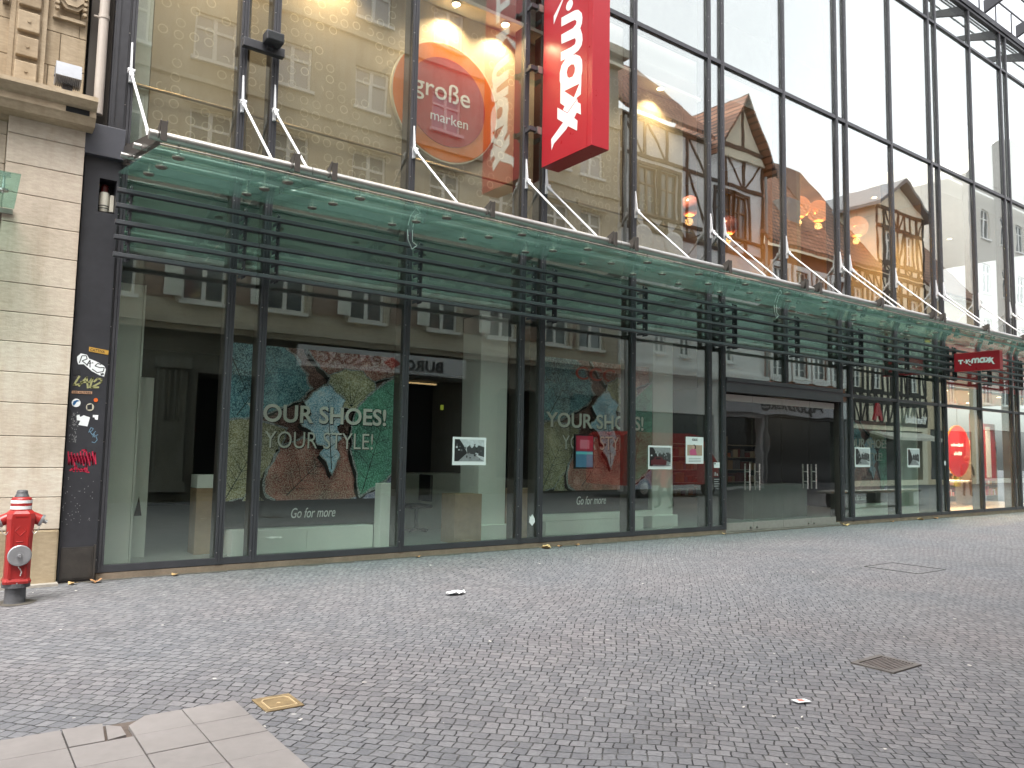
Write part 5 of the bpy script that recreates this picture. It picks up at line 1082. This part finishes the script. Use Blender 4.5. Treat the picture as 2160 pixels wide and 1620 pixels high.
MB().add([(32.2, SY+.5, 12.1), (39.8, SY+.5, 12.1), (39.8, SY-5, 19.4), (32.2, SY-5, 19.4), (32.2, SY+.5, 12.3), (39.8, SY+.5, 12.3), (39.8, SY-5, 19.6), (32.2, SY-5, 19.6)], [(0, 3, 2, 1), (4, 5, 6, 7), (0, 1, 5, 4), (1, 2, 6, 5), (2, 3, 7, 6), (3, 0, 4, 7)]).build("roof", tile_r, b3)
m = MB(); m.box(36.0, 37.1, SY-2.0, SY-1.0, 14.2, 15.6); m.box(34.0, 34.6, SY-4.4, SY-3.8, 18.2, 20.3); m.build("chimney", pm("grey_dormer", (.30, .30, .30), .8), b3)
ap = thing("pharmacy_sign", "grey fascia with dark script lettering, mirrored in the entrance doors", "sign", (35, SY+.3, 3.6)); MB().cbox(29.0, 39.6, SY+.14, SY+.30, 3.62, 4.50, .01).build("board", pm("pale_grey_fascia", (.58, .59, .62), .5, 0, .03), ap)
lettering("lettering", "Apotheke", (34.4, SY+.305, 4.04), XN, (5.2, .74), dkl, ap, .02, .25, depth=.02)
aA = thing("pharmacy_emblem", "red gothic letter A sign projecting over the pharmacy front", "sign", (41.9, SY+.5, 3.7)); lettering("lettering", "A", (41.9, SY+.52, 4.15), XN, (.95, .95), redp, aA, .05, depth=.12); MB().box(41.85, 41.95, SY, SY+.5, 4.5, 4.56).build("bracket", anth, aA)
b4 = thing("black_white_timber_house", "black and cream half timbered house with a dormer gable, mirrored in the glass", "building", (44, SY, 0))
h4 = []
for k in range(4):
    h4 += [(40.4+k*2.1, 41.3+k*2.1, 5.5, 7.4), (40.4+k*2.1, 41.3+k*2.1, 9.3, 11.1)]
h4 += [(43.9, 44.7, 13.2, 15.0), (46.2, 47.0, 13.2, 15.0)]
wall_holes(39.6, 48.6, 0, 12.3, h4[:8]+[(40.2, 48.0, .3, 3.2)]).build("wall", crm, b4); wall_holes(43.0, 48.5, 12.3, 16.4, h4[8:]).build("dormer_wall", crm, b4); MB().box(40.0, 48.2, SY-.5, SY-.36, .2, 3.3).build("shop_interior", g_sky, b4)
for h in h4: win(b4, *h, wfr, 2, .7, sill=False, bars=1)
bk = pm("black_timber", (.03, .026, .024), .8, 0, .2, 6)
timber(b4, 39.7, 48.5, [3.55, 4.75, 5.3, 7.7, 8.6, 9.1, 11.3, 12.2], .75, 8, holes=h4[:8], m_=bk, w=.2); timber(b4, 43.1, 48.4, [12.5, 13.0, 15.2, 16.3], .8, 9, holes=h4[8:], m_=bk, w=.2)
m = MB(); m.prism([(43.1, 16.4), (48.4, 16.4), (45.6, 18.0)], 1, SY-4, SY+.05); m.build("gable", crm, b4); m = MB()
for x in (42.6, 48.9): m.add([(x, SY+.5, 16.2), (45.6, SY+.5, 18.1), (45.6, SY-5, 18.1), (x, SY-5, 16.2), (x, SY+.5, 16.4), (45.6, SY+.5, 18.35), (45.6, SY-5, 18.35), (x, SY-5, 16.4)], [(0, 3, 2, 1), (4, 5, 6, 7), (0, 1, 5, 4), (1, 2, 6, 5), (2, 3, 7, 6), (3, 0, 4, 7)])
m.build("gable_roof", pm("grey_slate", (.17, .17, .18), .8), b4)
MB().add([(39.4, SY+.4, 12.2), (43.2, SY+.4, 12.2), (43.2, SY-5, 19.6), (39.4, SY-5, 19.6), (39.4, SY+.4, 12.4), (43.2, SY+.4, 12.4), (43.2, SY-5, 19.8), (39.4, SY-5, 19.8)], [(0, 3, 2, 1), (4, 5, 6, 7), (0, 1, 5, 4), (1, 2, 6, 5), (2, 3, 7, 6), (3, 0, 4, 7)]).build("roof", tile_d, b4)
vb = lettering("shop_letters", "Viertbild", (46.4, SY+.42, 3.86), XN, (2.4, .46), white, None, .015, depth=.05); tag(vb, "white shop lettering on the timbered house, mirrored right of the doors", "lettering")
aw = tag(MB().prism([(SY+.02, 3.1), (SY+1.4, 2.75), (SY+1.4, 2.60), (SY+1.36, 2.60), (SY+.02, 2.98)], 0, 42.0, 48.0).build("awning", pm("pale_awning_cloth", (.55, .53, .48), .8), None, (45, SY, 2.6)), "pale awning over the shop of the black and white timbered house", "awning")
b5 = thing("low_tiled_house", "low beige house with a weathered tiled roof, mirrored in the far glass", "building", (51, SY, 0))
h5 = [(49.5, 50.4, 8.6, 10.4), (51.6, 52.5, 5.2, 7.2), (49.4, 50.3, 5.2, 7.2)]
wall_holes(48.6, 55.0, 0, 12.0, h5+[(49, 54.5, .3, 3.4)]).build("wall", pm("beige_render", (.55, .45, .32), .85, 0, .07), b5); MB().box(48.8, 54.8, SY-.5, SY-.36, .2, 3.5).build("shop_interior", g_sky, b5)
for h in h5: win(b5, *h)
MB().add([(48.5, SY+.5, 11.9), (55.1, SY+.5, 11.9), (55.1, SY-5, 18.6), (48.5, SY-5, 18.6), (48.5, SY+.5, 12.1), (55.1, SY+.5, 12.1), (55.1, SY-5, 18.8), (48.5, SY-5, 18.8)], [(0, 3, 2, 1), (4, 5, 6, 7), (0, 1, 5, 4), (1, 2, 6, 5), (2, 3, 7, 6), (3, 0, 4, 7)]).build("roof", tile_d, b5)
b6 = thing("tall_white_house", "tall white rendered house at the far end, mirrored in the last panes", "building", (65, SY, 0)); h6 = []
for k in range(7):
    for z in (5.4, 9.2, 13, 16.8): h6.append((56.4+k*3.0, 57.6+k*3.0, z, z+2.0))
wall_holes(55.0, 78, 0, 21, h6+[(56, 77, .3, 3.6)]).build("wall", pm("off_white_render", (.66, .63, .58), .85, 0, .05), b6); MB().box(55.5, 77.5, SY-.5, SY-.36, .2, 3.7).build("shop_interior", g_sky, b6)
for h in h6: win(b6, *h)
MB().prism([(55.0, 21), (78, 21), (78, 24.5), (61.5, 25), (60, 24.6), (57.6, 23.2)], 1, SY-8, SY+.02).build("gable", pm("off_white_render", (.66, .63, .58), .85), b6)
# bench, van and passers-by beyond the picture's right edge (all mirrored)
bn = thing("street_bench", "long dark stone bench on the street, mirrored in the right windows", "bench", (24, -3.1, 0)); gran = pm("dark_granite", (.10, .10, .10), .5, 0, .2, 8)
MB().cbox(21.9, 27.3, -3.5, -3.0, .46, .54, .01).build("seat", pm("worn_grey_seat", (.24, .23, .22), .6), bn)
for x in (22.3, 24.5, 26.6): MB().box(x, x+.3, -3.42, -3.08, 0, .46).build("leg", gran, bn)
van = thing("delivery_van", "red delivery van parked along the far side of the street", "van", (22, -10.3, 0)); vr = pm("van_red", (.45, .02, .018), .25, 0, .04, 1, coat=.6)
bd = MB(); bd.prism([(19.3, .45), (24.9, .45), (24.95, .95), (24.5, 1.15), (23.75, 1.95), (23.3, 2.28), (22.8, 2.36), (19.6, 2.36), (19.35, 2.2)], 1, -11.3, -9.4); bd.build("body", vr, van)
gw = MB(); gw.prism([(23.0, 1.35), (23.98, 1.35), (23.62, 1.85), (23.0, 1.95)], 1, -9.398, -9.39); gw.build("side_window", g_sky, van); gw = MB(); gw.add([(24.42, -11.2, 1.22), (24.42, -9.5, 1.22), (23.80, -9.6, 1.94), (23.80, -11.1, 1.94)], [(0, 1, 2, 3)]); gw.build("windscreen", g_sky, van)
for x in (20.3, 23.9):
    w = MB().lathe([(.34, -.11), (.34, .11)], (x, -9.5, .34), 'y', 24).build("wheel", black, van); MB().lathe([(.21, .115), (.18, .125), (.05, .12)], (x, -9.5, .34), 'y', 18).build("rim", steel, w)
MB().box(24.9, 24.98, -11.1, -10.8, .8, 1.0).build("headlight", paper, van); MB().box(24.9, 24.98, -9.9, -9.6, .8, 1.0).build("headlight", paper, van); MB().box(24.85, 25.02, -11.3, -9.4, .35, .6).build("bumper", black, van); MB().box(19.28, 19.31, -9.65, -9.5, .9, 1.4).build("tail_lamp", redd, van)
def person(lb, loc, rz, coat, leg, hair, extra=None):
    skin = pm("skin", (.50, .30, .21), .55); t = thing("person", lb, "person", loc, None)
    J = {'pelvis': ((0, 0, .92), .13), 'chest': ((0, .01, 1.25), .15), 'neck': ((0, .01, 1.46), .055), 'head': ((0, -.02, 1.60), .095), 'crown': ((0, -.01, 1.70), .075)}
    E = [('pelvis', 'chest'), ('chest', 'neck'), ('neck', 'head'), ('head', 'crown')]
    for s, n in ((-1, 'l'), (1, 'r')):
        J.update({'sh'+n: ((s*.17, .01, 1.39), .06), 'el'+n: ((s*.23, .03-s*.06, 1.12), .045), 'wr'+n: ((s*.22, -.08-s*.08, .90), .032), 'ha'+n: ((s*.21, -.11-s*.09, .82), .035),
                  'hp'+n: ((s*.09, 0, .86), .095), 'kn'+n: ((s*.10, -.04-s*.11, .48), .065), 'an'+n: ((s*.10, .02-s*.17, .09), .045), 'to'+n: ((s*.11, -.14-s*.17, .04), .04)})
        E += [('chest', 'sh'+n), ('sh'+n, 'el'+n), ('el'+n, 'wr'+n), ('wr'+n, 'ha'+n), ('pelvis', 'hp'+n), ('hp'+n, 'kn'+n), ('kn'+n, 'an'+n), ('an'+n, 'to'+n)]
    ks = list(J); me = bpy.data.meshes.new("b"); me.from_pydata([J[k][0] for k in ks], [(ks.index(a), ks.index(b)) for a, b in E], []); o = bpy.data.objects.new("b", me); COL.objects.link(o)
    sk = o.modifiers.new("s", 'SKIN'); sd = me.skin_vertices[0].data
    for i, k in enumerate(ks): r = J[k][1]; sd[i].radius = (r*1.15 if k in ('chest', 'pelvis') else r, r*.8 if k in ('chest', 'pelvis') else r); sd[i].use_root = (k == 'pelvis')
    ss_ = o.modifiers.new("u", 'SUBSURF'); ss_.levels = ss_.render_levels = 2
    dg_ = bpy.context.evaluated_depsgraph_get(); dg_.update(); m2 = bpy.data.meshes.new_from_object(o.evaluated_get(dg_)); bpy.data.objects.remove(o)
    for m_ in (coat, leg, skin, black): m2.materials.append(m_)
    for p in m2.polygons:
        z = p.center.z; p.use_smooth = True
        p.material_index = 2 if z > 1.47 or (abs(p.center.x) > .15 and z < .90 and z > .7) else (0 if z > .80 else (1 if z > .1 else 3))
    b = bpy.data.objects.new("body", m2); COL.objects.link(b); b.parent = t
    h = MB().lathe([(.02, 1.745), (.075, 1.73), (.105, 1.67), (.108, 1.60), (.09, 1.54), (.05, 1.52)], (0, .03, 0), 'z', 16).build("hair", hair); h.parent = t; h.location = (0, 0, 0)
    s = MB().lathe([(.20, .62), (.19, .9), (.155, 1.05), (.17, 1.28), (.10, 1.42)], (0, .01, 0), 'z', 18); s = s.build("coat", coat); s.parent = t; s.scale = (1, .75, 1)
    f = MB(); f.lathe([(.012, -.09), (.008, -.135)], (0, 0, 1.60), 'y', 8)
    for q in (-.035, .035): f.lathe([(.010, -.10), (.006, -.118)], (q, 0, 1.63), 'y', 8)
    f.lathe([(.018, -.10), (.012, -.112)], (0, 0, 1.555), 'y', 8); f = f.build("face", skin); f.parent = t
    t.rotation_euler = (0, 0, rz); return t
person("passer-by in a red coat walking past, mirrored beside the doors", (17.0, -5.3, 0), R(-70), pm("red_coat", (.45, .04, .03), .8), pm("dark_trousers", (.03, .03, .04), .8), pm("brown_hair", (.08, .045, .025), .6))
person("passer-by in dark clothes with a yellow bag, mirrored in the red fronted shop", (35.8, -5.2, 0), R(80), pm("dark_coat", (.03, .03, .035), .8), pm("dark_trousers", (.03, .03, .04), .8), pm("red_hair", (.25, .08, .03), .6))
o = thing("shopping_bag", "yellow shopping bag carried by the passer-by in dark clothes", "bag", (35.6, -5.5, .45)); MB().cbox(35.45, 35.8, -5.62, -5.46, .42, .80, .02).build("bag_body", pm("yellow_bag", (.60, .45, .04), .6), o); MB().path([Vector((35.5, -5.54, .80)), Vector((35.58, -5.50, .88)), Vector((35.7, -5.50, .88)), Vector((35.75, -5.54, .80))], .008).build("handle", black, o)
